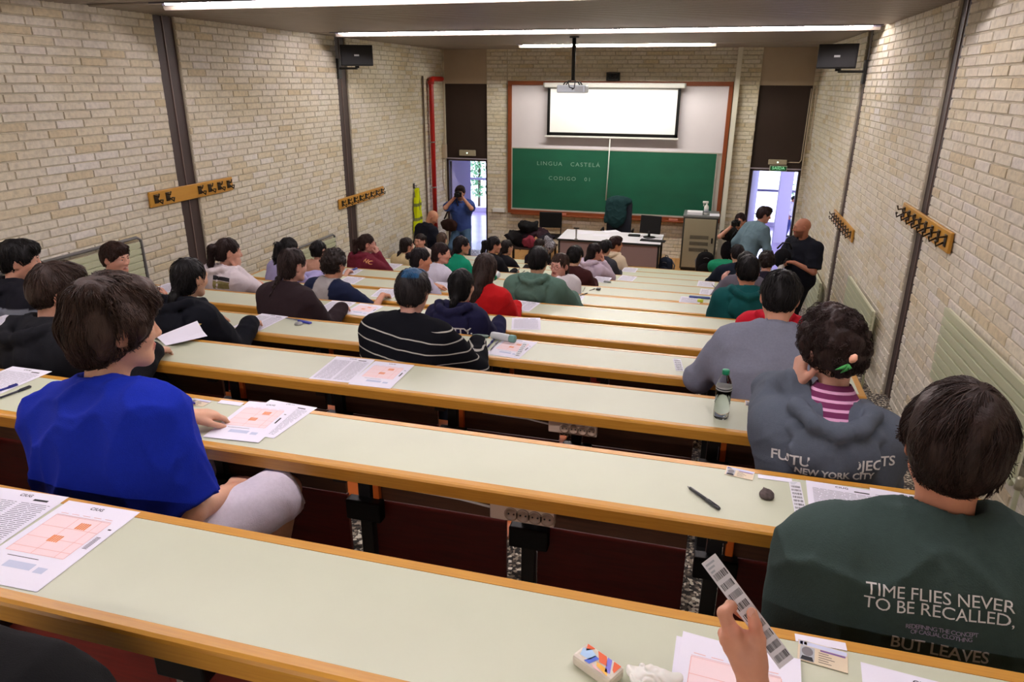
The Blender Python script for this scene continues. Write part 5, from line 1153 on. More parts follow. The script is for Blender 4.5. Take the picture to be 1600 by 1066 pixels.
# prints on the backs
G = pp['green']
letter_px(G, 'tf', (1350, 926), (1586, 958), PRINT); letter_px(G, 'tr', (1414, 980), (1527, 995), PRINTP); letter_px(G, 'tb', (1390, 1008), (1542, 1036), PRINTG)
C_ = pp['curly']
letter_px(C_, 'fp', (1204, 714), (1397, 726), PRINT, keep=lambda x, z, d: x < -0.075); letter_px(C_, 'fp', (1204, 714), (1397, 726), PRINT, keep=lambda x, z, d: x > 0.062); letter_px(C_, 'ny', (1239, 735), (1364, 747), PRINT)
letter_px(pp['navy'], 'yy', (690, 520), (738, 522), PRINT); letter_px(pp['maroon'], 'nc', (568, 409), (584, 414), mat('print_peach', (222, 160, 110), 0.8))
def patch(P, pts, m, name='printed_patch', n=12):
    """print a patch polygon on the back; corners are photo pixels"""
    pts = [on_back(P, q) for q in pts]
    if any(q is None for q in pts): print('no patch', name, pts); return
    me = P['cloth'].data; co = np.zeros(len(me.vertices)*3); me.vertices.foreach_get('co', co)
    bvh = BVHTree.FromPolygons([tuple(c) for c in co.reshape(-1, 3)], [tuple(p.vertices) for p in me.polygons])
    back = Vector(P['TR']@V3(0, -1, 0)); vs = []; ok = True; (a, b, c, d) = [Vector((q[0], q[1])) for q in pts]
    for j in range(n+1):
        for i in range(n+1):
            u = a.lerp(b, i/n).lerp(d.lerp(c, i/n), j/n); o = Vector(P['T'](u.x, 0, u.y)) + back*0.45; h = bvh.ray_cast(o, -back)
            vs.append((h[0] if h[0] is not None else o-back*0.3) + back*0.003)
    fs = [(j*(n+1)+i, j*(n+1)+i+1, (j+1)*(n+1)+i+1, (j+1)*(n+1)+i) for j in range(n) for i in range(n)]
    return MB().add(vs, fs).build(name, m, P['root'])
patch(pp['whitehood'], [(333, 430), (359, 435), (359, 441), (333, 437)], mat('print_black', (30, 28, 34), 0.8), 'printed_band')
patch(pp['whitehood'], [(333, 438), (359, 442), (359, 452), (334, 451)], mat('print_olive', (140, 128, 76), 0.8, noise=0.6, nscale=60, rgb2=(90, 92, 60)), 'printed_patch')
patch(pp['navyleft'], [(290, 522), (300, 520), (316, 506), (308, 505)], PRINTY, 'printed_band')
# striped top inside the grey hood
cp = pp['curly']
rg = MB(); cols = [(mat('stripe_plum', (112, 36, 84), 0.9)), (mat('stripe_pink', (226, 170, 206), 0.9))]
nb = cp['neck']
for k in range(15):
    t = k/14; r0 = 0.054+0.078*t; z0 = 0.085-0.120*t
    for w_, mi in ((0.0, 0),):
        pts0 = []; n = 20
    vs = []; h0 = 0.0076
    r1 = 0.054+0.078*(k+1)/14; z1 = 0.085-0.120*(k+1)/14
    for i in range(20):
        a = i*math.tau/20
        for r_, z_ in ((r0, z0), (r1, z1)): vs.append(nb + cp['TR']@V3(r_*math.cos(a), r_*0.95*math.sin(a)-0.004, z_+0.012))
    rg.add(vs, [(2*i, 2*((i+1) % 20), 2*((i+1) % 20)+1, 2*i+1) for i in range(20)], 1 if k % 3 == 2 else 0)
rg.build('striped_top', cols, cp['root'], True)
# hair clip: pale flower bud with green leaves
hp_ = cp['Hc'] + cp['Rh']@V3(-0.018, -0.140, -0.004)
MB().lathe([(0.004, -0.014), (0.011, -0.004), (0.012, 0.006), (0.005, 0.017)], seg=12, M=Matrix.Translation(hp_) @ Matrix.Rotation(R_(25), 4, 'Y')).build('flower_clip', mat('petal', (240, 178, 150), 0.5), cp['root'], True)
mb = MB()
for a, l in ((-0.7, 0.04), (-0.2, 0.045), (0.4, 0.03)):
    c_ = Vector(hp_) + Vector((-0.012, -0.008, -0.016)); e_ = c_ + Vector((math.sin(a)*l-0.01, -0.002, -math.cos(a)*l*0.7))
    mb.tube([c_, c_.lerp(e_, 0.5)+Vector((0.004, -0.004, 0)), e_], [0.003, 0.007, 0.001], 6)
mb.build('clip_leaf', mat('leaf_green', (52, 140, 66), 0.5), cp['root'], True)
# ---------------------------------------------------------------- papers and things on the desks
INK = mat('ink', (70, 70, 84), 0.8); PINK = mat('print_pink', (238, 178, 168), 0.8); ORNG = mat('print_orange', (236, 150, 96), 0.8)
PALEB = mat('print_pale_blue', (196, 204, 226), 0.8); INKB = mat('ink_black', (28, 28, 34), 0.7); PINKBG = mat('print_pink_tint', (246, 222, 224), 0.8)
PM = [PAPER, INK, PINK, ORNG, PALEB, INKB, PINKBG]
def paper(row, c, rot, kind, label, cat='paper', group='exam papers lying on the desks', w=0.21, h=0.297, lift=0.0012, fine=False, curl=0.0):
    z = desk(row)[1] + lift; rr = random.Random(int(c[0]*1000) % 97)
    t = thing('exam_paper', label, cat, (c[0], c[1], z), R_(rot), group)
    nx, ny = (10, 12) if curl else (1, 1); vs = []; hz = lambda x, y: curl*((max(0, abs(x)/(w/2)-0.15))**2) if curl else 0
    for j in range(ny+1):
        for i in range(nx+1):
            x, y = -w/2+w*i/nx, -h/2+h*j/ny; vs.append((x, y, hz(x, y)+0.0004))
    n = len(vs); vs2 = vs + [(a, b, q-0.0007) for a, b, q in vs]
    fs = [(j*(nx+1)+i, j*(nx+1)+i+1, (j+1)*(nx+1)+i+1, (j+1)*(nx+1)+i) for j in range(ny) for i in range(nx)]
    fs += [tuple(k+n for k in reversed(f)) for f in fs]
    MB().add(vs2, fs).build('sheet', PAPER, t)
    mb = MB()
    def q(x0, x1, y0, y1, mi, dz=0.0):
        zz = [hz(x0, y0), hz(x1, y0), hz(x1, y1), hz(x0, y1)]
        mb.add([(x0, y0, zz[0]+0.0008+dz), (x1, y0, zz[1]+0.0008+dz), (x1, y1, zz[2]+0.0008+dz), (x0, y1, zz[3]+0.0008+dz)], [(0, 1, 2, 3)], mi)
    if kind in ('form', 'pinkform'):
        q(-w*0.40, w*0.34, -h*0.16, h*0.30, 6)
        for y in (0.31, 0.30, 0.16, 0.02, -0.10, -0.165): q(-w*0.40, w*0.34, y*h, y*h+0.0012, 2, 0.0003)
        for x in (-0.40, -0.08, 0.22, 0.34): q(x*w, x*w+0.0012, -h*0.16, h*0.30, 2, 0.0003)
        for (x, y) in ((0.02, 0.17), (-0.10, -0.01)):
            for k in range(5): q(x*w+k*0.006, x*w+k*0.006+0.0045, y*h, y*h+0.024, 3, 0.0006)
        q(w*0.40, w*0.43, -h*0.02, h*0.13, 5) if not fine else [q(w*0.38, w*0.44, h*(-0.02+0.014*k), h*(-0.02+0.014*k)+0.0018, 5) for k in range(11)]
        q(w*0.40, w*0.44, h*0.22, h*0.235, 5)
        q(-w*0.2, w*0.15, -h*0.33, -h*0.26, 4); q(w*0.2, w*0.32, -h*0.34, -h*0.28, 4); q(-w*0.3, w*0.1, -h*0.215, -h*0.209, 5)
        for k in range(5): q(-w*0.38+w*0.15*k, -w*0.38+w*0.15*k+w*0.1, h*0.335, h*0.34, 2)
    else:
        y = h*0.34
        while y > -h*0.44:
            for (x0, x1) in (((-0.44, -0.02), (0.04, 0.44)) if kind == 'cols' else ((-0.42, 0.42),)):
                x = x0*w
                while x < x1*w - 0.004:
                    l = min(rr.uniform(0.012, 0.05), x1*w-x); q(x, x+l, y, y+0.0016, 1); x += l+0.003
            y -= 0.0085 if not fine else 0.0068
        q(w*0.14, w*0.34, h*0.385, h*0.41, 5)
    vs_, fs_ = TEXT['ci']; mb.add([(v[0]*0.9-w*0.02, v[1]*0.9+h*0.425, hz(0, 0)+0.0010) for v in vs_], fs_, 1)
    mb.build('print', PM, t)
    return t
def pen(row, a, b, colr, label, cap=True, r=0.0045, Zo=0.0, group=None):
    z = desk(row)[1]; A = at(*a, Z=z); B = at(*b, Z=z); d = (B-A); L = d.length; t = thing('pen', label, 'pen', (A.x, A.y, z+r+0.001+Zo), math.atan2(d.y, d.x), group)
    bm_ = mat('pen_'+'_'.join(map(str, colr)), colr, 0.3)
    MB().tube([(0.012, 0, 0), (L*0.62, 0, 0)], r*0.85, 8).build('barrel', bm_, t, True); MB().tube([(L*0.60, 0, 0), (L-0.004, 0, 0), (L, 0, 0)], [r, r, r*0.7], 8).build('cap', bm_, t, True)
    MB().tube([(0, 0, 0), (0.013, 0, 0)], [0.0008, r*0.8], 8).build('tip', GREYP, t, True); MB().rbox(L*0.66, L*0.97, -0.001, 0.001, r, r+0.0018, 0.0005).build('clip', bm_, t)
    return t
def bar_strip(name, label, o, ax, ay, L, Wd, n, row=None, th=0.0006):
    """strip with n barcodes; o is one end corner, ax runs along it, ay across it"""
    ax = ax.normalized(); ay = (ay - ax*ay.dot(ax)).normalized(); az = ax.cross(ay)
    if az.dot(Vector((-_f[0], -_f[1], -_f[2]))) < 0: az = -az
    t = thing(name, label, 'label strip', o); P = lambda u, v, w: ax*u + ay*v + az*w
    MB().add([P(u, v, w) for w in (-th/2, th/2) for v in (0, Wd) for u in (0, L)], [(0, 2, 3, 1), (4, 5, 7, 6), (0, 1, 5, 4), (2, 6, 7, 3), (0, 4, 6, 2), (1, 3, 7, 5)]).build('strip', mat('label_white', (232, 232, 238), 0.5), t)
    mb = MB(); rr = random.Random(4); u0 = L*0.13; st = (L-u0)/n
    def q(a, b, c, d, mi=0): mb.add([P(a, c, th/2+0.0004), P(b, c, th/2+0.0004), P(b, d, th/2+0.0004), P(a, d, th/2+0.0004)], [(0, 1, 2, 3)], mi)
    for k in range(n):
        v = Wd*0.12
        while v < Wd*0.88:
            wv = rr.choice((0.0006, 0.0009, 0.0015)); q(u0+st*k, u0+st*k+st*0.60, v, v+wv); v += wv+rr.choice((0.0005, 0.0009, 0.0013))
    for k in range(3): q(L*0.03+k*0.006, L*0.03+k*0.006+0.003, Wd*0.12, Wd*0.7-k*0.004, 1)
    mb.build('barcodes', [INKB, mat('faint_print', (190, 196, 206), 0.8)], t)
    return t
def card(row, c, rot, label, lift=0.0015):
    t = thing('identity_card', label, 'card', (c[0], c[1], desk(row)[1]+lift), R_(rot)); w, h = 0.0856, 0.054
    MB().rbox(-w/2, w/2, -h/2, h/2, 0, 0.0009, 0.0004).build('card', mat('card_tint', (222, 206, 176), 0.4), t); mb = MB()
    def q(x0, x1, y0, y1, mi, dz=0): mb.add([(x0*w, y0*h, 0.0013+dz), (x1*w, y0*h, 0.0013+dz), (x1*w, y1*h, 0.0013+dz), (x0*w, y1*h, 0.0013+dz)], [(0, 1, 2, 3)], mi)
    q(-0.48, 0.48, 0.26, 0.46, 0); q(-0.45, -0.16, -0.46, 0.22, 1); q(-0.05, 0.45, 0.16, 0.24, 2); q(-0.46, -0.40, 0.28, 0.44, 3); q(-0.38, -0.32, 0.28, 0.44, 4)
    for k in range(5): q(-0.08, 0.12+0.06*(k % 3), 0.06-0.11*k, 0.085-0.11*k, 5)
    mb.add([(-0.305*w+0.011*math.cos(a)*0.9, -0.02*h+0.012*math.sin(a), 0.0017) for a in [i*math.tau/14 for i in range(14)]], [tuple(range(14))], 6)
    mb.add([(-0.305*w+x*w, y*h, 0.0019) for x, y in ((-0.13, -0.45), (0.13, -0.45), (0.10, -0.26), (-0.10, -0.26))], [(0, 1, 2, 3)], 5)
    mb.build('print', [mat('card_blue', (206, 212, 236), 0.5), mat('card_photo', (176, 180, 186), 0.5), mat('card_purple', (130, 96, 160), 0.5), mat('card_navy', (58, 64, 140), 0.5), mat('card_yellow', (236, 196, 80), 0.5), INKB, mat('card_face', (120, 116, 118), 0.5)], t)
    return t
# nearest desk
paper(12, (-1.362, 1.036), 1.5, 'form', 'pink and orange answer form at the left of the nearest desk', fine=True)
paper(12, (-1.580, 1.040), 3, 'cols', 'printed exam sheet half cut off by the left edge, nearest desk', fine=True)
paper(12, (0.128, 0.975), -4, 'form', 'pink form with punched edge under the raised hand, nearest desk', fine=True, lift=0.003, curl=0.004)
paper(12, (0.122, 0.968), -2, 'text', 'second sheet peeking out beneath the pink form, nearest desk', lift=0.0009)
paper(12, (0.438, 0.985), -6, 'cols', 'exam sheet headed CIUG at the bottom right of the nearest desk', fine=True)
card(12, (0.284, 1.140), -8, 'identity card with portrait photo next to the hand, nearest desk')
tag(MB().box(-0.045, 0.045, -0.010, 0.010, 0, 0.0008).build('name_slip', PAPER, loc=(0.285, 1.176, desk(12)[1]+0.0012)), 'narrow white printed slip above the identity card, nearest desk', 'paper slip')
# second desk
paper(11, (-1.505, 1.975), 4, 'form', 'pink answer form right of the blue T-shirt, second desk', lift=0.003)
paper(11, (-1.455, 2.015), -4, 'text', 'white sheet partly under the pink form right of the blue T-shirt', lift=0.0012, h=0.26)
paper(11, (-2.70, 2.00), 0, 'text', 'white sheet at the left edge of the picture, second desk')
paper(11, (0.475, 1.955), -3, 'text', 'printed exam sheet before the dark green sweatshirt, second desk', fine=True, h=0.25)
paper(11, (0.650, 1.955), -6, 'cols', 'exam sheet half hidden behind the neck of the green sweatshirt', lift=0.003, h=0.25)
paper(11, (0.84, 1.94), -6, 'text', 'blank-looking sheet at the right end of the second desk', w=0.10, h=0.2, lift=0.002)
card(11, (0.180, 2.072), -10, 'identity card on the second desk, left of the dark pendant')
card(11, (-1.800, 2.055), -4, 'identity card beside the blue pen, behind the blue shoulder')
tag(MB().box(-0.05, 0.05, -0.012, 0.012, 0, 0.0008).build('name_slip', PAPER, loc=(0.285, 2.070, desk(11)[1]+0.0012)), 'narrow white slip between the identity card and the exam sheet, second desk', 'paper slip')
tag(MB().box(-0.05, 0.05, -0.014, 0.014, 0, 0.0008).build('name_slip', PAPER, loc=(-1.68, 2.085, desk(11)[1]+0.0012)), 'white slip right of the identity card behind the blue shoulder', 'paper slip')
z11 = desk(11)[1]
a, b, c, d = at(1232, 752, Z=z11), at(1253, 752, Z=z11), at(1243, 810, Z=z11), at(1262, 808, Z=z11)
bar_strip('barcode_strip', 'strip of barcodes lying beside the exam sheet on the second desk', Vector((a.x, a.y, z11+0.0015)), c-a, b-a, (c-a).length, 0.034, 9)
pen(11, (1074, 763), (1124, 799), (36, 38, 42), 'black pen lying diagonally on the second desk', r=0.006)
pen(11, (-14, 617), (28, 603), (40, 44, 130), 'blue pen at the left edge of the picture, second desk', r=0.005)
pen(11, (-5, 626), (49, 606), (34, 34, 52), 'black pen below the blue pen at the left edge', r=0.005)
pen(11, (268, 624), (305, 634), (52, 44, 150), 'blue pen lying on the identity card behind the blue shoulder', Zo=0.004)
# dark pendant-shaped stone
p = at(1197, 776, Z=z11); vs = []
t = thing('stone_pendant', 'dark teardrop stone pendant with orange speck on the second desk', 'pendant', (p.x, p.y, z11), R_(8))
v_, f_ = surf(lambda q: smin(sd_ell(q, V3(0, -0.006, 0.009), V3(0.021, 0.022, 0.012)), sd_cone(q, V3(0, 0.0, 0.009), V3(0.0, 0.040, 0.006), 0.013, 0.002), 0.014) - 0.0012*wav(q, 240, 2), (-0.05, -0.05, -0.01), (0.05, 0.06, 0.05), 0.002)
np_mesh('stone', v_, f_, np.tile(LC((92, 82, 80)), (len(v_), 1))*(1+0.35*wav(v_, 320, 4))[:, None].clip(0.3, 2), CLOTH, t)
MB().lathe([(0.006, 0), (0.005, 0.003), (0.001, 0.004)], c=(0.002, 0.004, 0.019), seg=8).build('orange_speck', mat('orange_enamel', (206, 96, 54), 0.4), t, True)
# tissue pack and crumpled tissue
z12 = desk(12)[1]
p = at(934, 1042, Z=z12+0.01); t = thing('tissue_pack', 'tissue pack with orange, blue and pink print on the nearest desk', 'tissue pack', (p.x, p.y, z12), R_(-30))
w, h, hh = 0.043, 0.022, 0.024
MB().rbox(-w, w, -h, h, 0, hh, 0.006).build('wrapper', mat('wrapper_white', (214, 206, 190), 0.4), t); mb = MB(); zt_ = hh+0.0006
for poly, mi in (([(-0.95, 0.9), (-0.5, 0.9), (-0.75, 0.1)], 0), ([(-0.95, 0.2), (-0.6, 0.6), (-0.2, 0.3), (-0.3, -0.5), (-0.8, -0.6)], 1), ([(-0.45, -0.9), (-0.15, -0.9), (0.0, 0.2), (-0.25, 0.25)], 2),
                 ([(-0.35, 0.9), (0.15, 0.9), (0.5, 0.0), (0.1, -0.1)], 0), ([(0.2, 0.9), (0.45, 0.9), (0.85, -0.5), (0.6, -0.6)], 3), ([(0.55, 0.9), (0.95, 0.9), (0.95, -0.2), (0.8, 0.0)], 0),
                 ([(0.0, -0.2), (0.6, -0.25), (0.85, -0.9), (0.15, -0.6)], 4), ([(-0.1, -0.65), (0.75, -0.95), (0.1, -0.95)], 5)):
    mb.add([(x*w*0.93, y*h*0.9, zt_) for x, y in poly], [tuple(range(len(poly)))], mi)
mb.build('printed_face', [mat('tp_orange', (222, 92, 36), 0.4), mat('tp_lightblue', (170, 204, 236), 0.4), mat('tp_blue', (66, 100, 204), 0.4), mat('tp_violet', (124, 118, 214), 0.4), mat('tp_gold', (232, 172, 52), 0.4), mat('tp_pink', (246, 196, 200), 0.4)], t)
p = at(1020, 1058, Z=z12+0.01)
def tis(q):
    q = q + 0.010*np.stack([wav(q, 55, 1), wav(q, 55, 6), wav(q, 55, 11)], 1); d = sd_ell(q, V3(0, 0, 0.012), V3(0.050, 0.026, 0.016))
    d = smin(d, sd_ell(q, V3(-0.025, -0.010, 0.014), V3(0.020, 0.018, 0.014)), 0.01); return d + 0.0045*(1-np.abs(wav(q, 120, 3)).clip(0, 1))**2*1.6
v_, f_ = surf(tis, (-0.09, -0.06, -0.02), (0.09, 0.07, 0.06), 0.0022); v_[:, 2] = np.maximum(v_[:, 2], 0.0006)
o = np_mesh('crumpled_tissue', v_, f_, None, mat('tissue_white', (232, 232, 224), 0.9, sss=0.1)); o.location = (p.x, p.y, z12); tag(o, 'crumpled white tissue beside the tissue pack, nearest desk', 'tissue')
# water bottle on the third desk
z10 = desk(10)[1]; p = at(1126, 652, Z=z10); t = thing('water_bottle', 'clear plastic water bottle with green cap on the third desk', 'bottle', (p.x, p.y, z10))
PET = mat('clear_pet', (250, 252, 252), 0.03, trans=1.0, spec=0.5); PET.node_tree.nodes['Principled BSDF'].inputs['IOR'].default_value = 1.12
prof = [(0.020, 0.004), (0.027, 0.0), (0.031, 0.008), (0.0325, 0.03)]
for k in range(6): prof += [(0.0325, 0.034+k*0.012), (0.0305, 0.040+k*0.012)]
prof += [(0.0325, 0.110), (0.0325, 0.140), (0.030, 0.155), (0.022, 0.178), (0.0135, 0.192), (0.0135, 0.203)]
MB().lathe(prof, seg=28).build('body', PET, t, True)
MB().lathe([(0.022, 0.004), (0.029, 0.008), (0.0295, 0.05), (0.0295, 0.125), (0.0, 0.1251)], seg=24).build('water', mat('water', (236, 246, 244), 0.0, trans=1.0), t, True)
MB().lathe([(0.0150, 0.196), (0.0152, 0.200), (0.0152, 0.214), (0.0135, 0.216)], seg=24).build('cap', mat('green_cap', (10, 122, 84), 0.35), t, True)
lb = MB()
for zz, mi in ((0.128, 0), (0.131, 1), (0.134, 0), (0.140, 1)): lb.lathe([(0.0329, zz), (0.0329, zz+0.0028)], seg=24, mi=mi)
lb.build('label_band', [mat('label_dark', (60, 66, 66), 0.5), mat('label_clear', (200, 206, 204), 0.5)], t, True)
# third desk
c_ = at(536, 577, Z=z10); paper(10, (c_.x, c_.y), 3, 'cols', 'printed exam sheet on the third desk, left sheet of a pair')
paper(10, (c_.x+0.215, c_.y-0.012), 1, 'form', 'pink answer form on the third desk, right sheet of a pair', lift=0.0025)
c_ = at(284, 528, Z=z10); t = thing('folded_paper', 'white sheet folded up like a tent beside the blue T-shirt head', 'paper', (c_.x, c_.y, z10), R_(-20))
MB().add([(-0.11, -0.10, 0.002), (-0.03, -0.12, 0.035), (0.05, -0.12, 0.002), (0.14, -0.09, 0.03), (-0.12, 0.10, 0.002), (-0.03, 0.12, 0.06), (0.05, 0.10, 0.02), (0.12, 0.08, 0.012)], [(0, 1, 5, 4), (1, 2, 6, 5), (2, 3, 7, 6)]).build('sheet', PAPER, t)
c_ = at(1172, 632, Z=z10); card(10, (c_.x+0.02, c_.y), -5, 'identity card by the sleeve of the curly-haired sitter')
c_ = at(5, 508, Z=desk(10)[1]); paper(10, (c_.x-0.05, c_.y), 0, 'text', 'white sheet at the far left of the third desk')
pen(10, (-12, 521), (10, 517), (30, 60, 110), 'blue pen at the far left of the third desk', r=0.005)
# fourth desk
z9 = desk(9)[1]
c_ = at(408, 503, Z=z9); paper(9, (c_.x, c_.y), -3, 'cols', 'printed sheet right of the black hoodie with the yellow print')
pen(9, (446, 498), (470, 502), (120, 124, 140), 'grey pen lying next to the blue keyring, fourth desk')
c_ = at(473, 505, Z=z9); t = thing('keyring', 'blue keyring with small round case on the fourth desk', 'keyring', (c_.x, c_.y, z9), R_(-15))
MB().rbox(-0.05, 0.06, 0.0, 0.026, 0, 0.012, 0.005).build('strap', mat('royal_blue', (52, 60, 160), 0.5), t); MB().lathe([(0.026, 0), (0.028, 0.006), (0.022, 0.014), (0.0, 0.015)], c=(0.0, -0.035, 0), seg=18).build('case', GREYP, t, True)
c_ = at(800, 544, Z=z9); paper(9, (c_.x, c_.y), -8, 'form', 'pink form with a barcode strip, right of the striped shirt')
a, b, c = at(818, 536, Z=z9), at(829, 538, Z=z9), at(803, 558, Z=z9); bar_strip('barcode_strip', 'strip of barcodes on the form right of the striped shirt', Vector((a.x, a.y, z9+0.004)), c-a, b-a, (c-a).length, 0.03, 7)
c_ = at(752, 527, Z=z9); tag(MB().prism([(-0.06, 0), (-0.03, 0.02), (0.03, 0.022), (0.05, 0.01), (0.04, -0.012), (-0.03, -0.014)], 'z', 0, 0.012).build('eraser_case', mat('dark_green_case', (70, 92, 82), 0.5), loc=(c_.x, c_.y, z9)), 'flat dark green case right of the striped shirt, fourth desk', 'case')
c_ = at(785, 530, Z=z9+0.01); t = thing('small_bottle', 'small clear bottle lying with a green cap, fourth desk', 'bottle', (c_.x, c_.y, z9+0.024), R_(-12))
MB().lathe([(0.020, -0.075), (0.023, -0.06), (0.023, 0.04), (0.013, 0.055)], seg=16, M=Matrix.Rotation(R_(90), 4, 'Y')).build('body', mat('frosted_plastic', (206, 212, 214), 0.3), t, True)
MB().lathe([(0.022, 0.05), (0.024, 0.055), (0.024, 0.085), (0.020, 0.088)], seg=16, M=Matrix.Rotation(R_(90), 4, 'Y')).build('cap', mat('teal_cap', (110, 158, 150), 0.4), t, True)
pen(9, (760, 546), (772, 532), (44, 46, 110), 'navy pen nearer the striped shirt, beside the small bottle', r=0.006, group='pens beside the small bottle')
pen(9, (766, 549), (779, 534), (140, 140, 150), 'grey pen nearer the form, beside the small bottle', r=0.005, group='pens beside the small bottle')
a, b, c = at(1051, 561, Z=z9), at(1066, 563, Z=z9), at(1056, 580, Z=z9); bar_strip('barcode_strip', 'short strip of barcodes left of the grey sweatshirt elbow', Vector((a.x, a.y, z9+0.002)), c-a, b-a, (c-a).length, 0.045, 6)
pen(9, (1083, 580), (1088, 566), (60, 50, 120), 'purple pen left of the grey sweatshirt elbow', r=0.006)
# farther desks: sheets and small things
for row, px, py, rot, kd, lab in ((8, 526, 479, 2, 'cols', 'printed sheet right of the dark brown jacket sleeve'), (8, 568, 484, -3, 'form', 'pink form on the fifth desk, left of the blue-tinted head'), (8, 822, 506, 14, 'text', 'skewed white sheet on the fifth desk, right of the navy hoodie'),
        (8, 262, 450, 0, 'text', 'white sheet behind the smiling boy on the fifth desk'),
        (7, 604, 458, 6, 'text', 'crumpled-looking sheet by the navy sleeve of the raglan T-shirt'), (7, 818, 478, -8, 'cols', 'sheet right of the red sweater'), (7, 420, 452, 10, 'text', 'pinkish sheet under the elbow of the white hoodie'),
        (6, 690, 447, 0, 'text', 'sheet in front of the navy hoodie head, seventh desk'), (6, 893, 467, -4, 'text', 'sheet beside the right hand of the sage green hoodie'), (6, 548, 438, 0, 'text', 'sheet behind the curly raglan head'), (6, 495, 436, 4, 'text', 'sheet beside the lavender jacket'),
        (5, 548, 425, 2, 'text', 'sheet with a blue pen on it, behind the maroon hoodie'), (5, 1078, 470, -3, 'text', 'sheet with the blue pencil case, right side'), (4, 940, 437, -5, 'text', 'sheet right of the pale hoodie sleeve'),
        (4, 1108, 457, -3, 'cols', 'nearer of two sheets beside the raised pen hand'), (3, 1103, 444, -3, 'text', 'farther of two sheets beside the raised pen hand'), (3, 980, 435, -8, 'text', 'sheet on the tenth desk right of the pale hoodie'), (2, 984, 422, -4, 'text', 'white sheet in front of the cream hoodie, row behind the front'), (4, 612, 416, 0, 'text', 'small white sheet right of the maroon hoodie elbow')):
    c_ = at(px, py, Z=desk(row)[1]); paper(row, (c_.x, c_.y), rot, kd, lab, h=0.27)
def lump(name, row, px, py, s, colr, label, cat, rz=0):
    c_ = at(px, py, Z=desk(row)[1]); tag(MB().rbox(-s[0], s[0], -s[1], s[1], 0, s[2], min(s)*0.45).build(name, mat('c_'+'_'.join(map(str, colr)), colr, 0.45), loc=(c_.x, c_.y, desk(row)[1])), label, cat)
    bpy.context.scene.objects[-1].rotation_euler.z = R_(rz) if False else 0
lump('pencil_case', 5, 1093, 466, (0.11, 0.02, 0.02), (52, 74, 140), 'long blue pencil case on a sheet at the right side', 'pencil case')
lump('highlighter', 5, 1094, 472, (0.03, 0.02, 0.03), (206, 222, 60), 'yellow-green highlighter beside the blue pencil case', 'highlighter')
lump('phone', 4, 949, 441, (0.045, 0.03, 0.012), (92, 98, 92), 'grey phone on the ninth desk right of the pale hoodie', 'phone')
lump('sharpener', 5, 935, 453, (0.025, 0.03, 0.02), (40, 38, 34), 'small dark sharpener right of the girl looking back', 'sharpener')
pen(5, (920, 455), (930, 452), (50, 44, 40), 'dark pen beside the small dark sharpener'); pen(5, (910, 457), (914, 450), (150, 150, 120), 'pale pencil left of the dark pen, eighth desk')
pen(6, (905, 463), (918, 459), (40, 40, 44), 'black pen above the right hand of the sage hoodie'); pen(5, (540, 427), (558, 421), (60, 74, 150), 'blue pen on the sheet behind the maroon hoodie', r=0.012)
pen(6, (1110, 478), (1122, 475), (90, 96, 110), 'grey-blue pen left of the teal hoodie, farther one'); pen(6, (1104, 487), (1112, 480), (60, 70, 80), 'dark pen left of the teal hoodie, nearer one')
pen(3, (1112, 445), (1118, 451), (70, 66, 70), 'dark pen on the farther sheet by the raised hand'); pen(5, (806, 428), (812, 420), (40, 40, 36), 'left of two dark pens in front of the sage hoodie'); pen(5, (814, 428), (820, 424), (40, 40, 36), 'right of two dark pens in front of the sage hoodie')
c_ = at(773, 431, Z=desk(6)[1]+0.05); t = thing('drink_bottle', 'bottle with green cap lying in front of the long-haired girl', 'bottle', (c_.x, c_.y, desk(6)[1]+0.04))
MB().lathe([(0.034, -0.02), (0.038, 0.0), (0.038, 0.10), (0.03, 0.12)], seg=16, M=Matrix.Rotation(R_(-90), 4, 'X')).build('body', mat('frosted_plastic', (206, 212, 214), 0.3), t, True)
MB().lathe([(0.030, -0.045), (0.034, -0.04), (0.034, -0.015)], seg=16, M=Matrix.Rotation(R_(-90), 4, 'X')).build('cap', mat('green_cap', (10, 122, 84), 0.35), t, True)

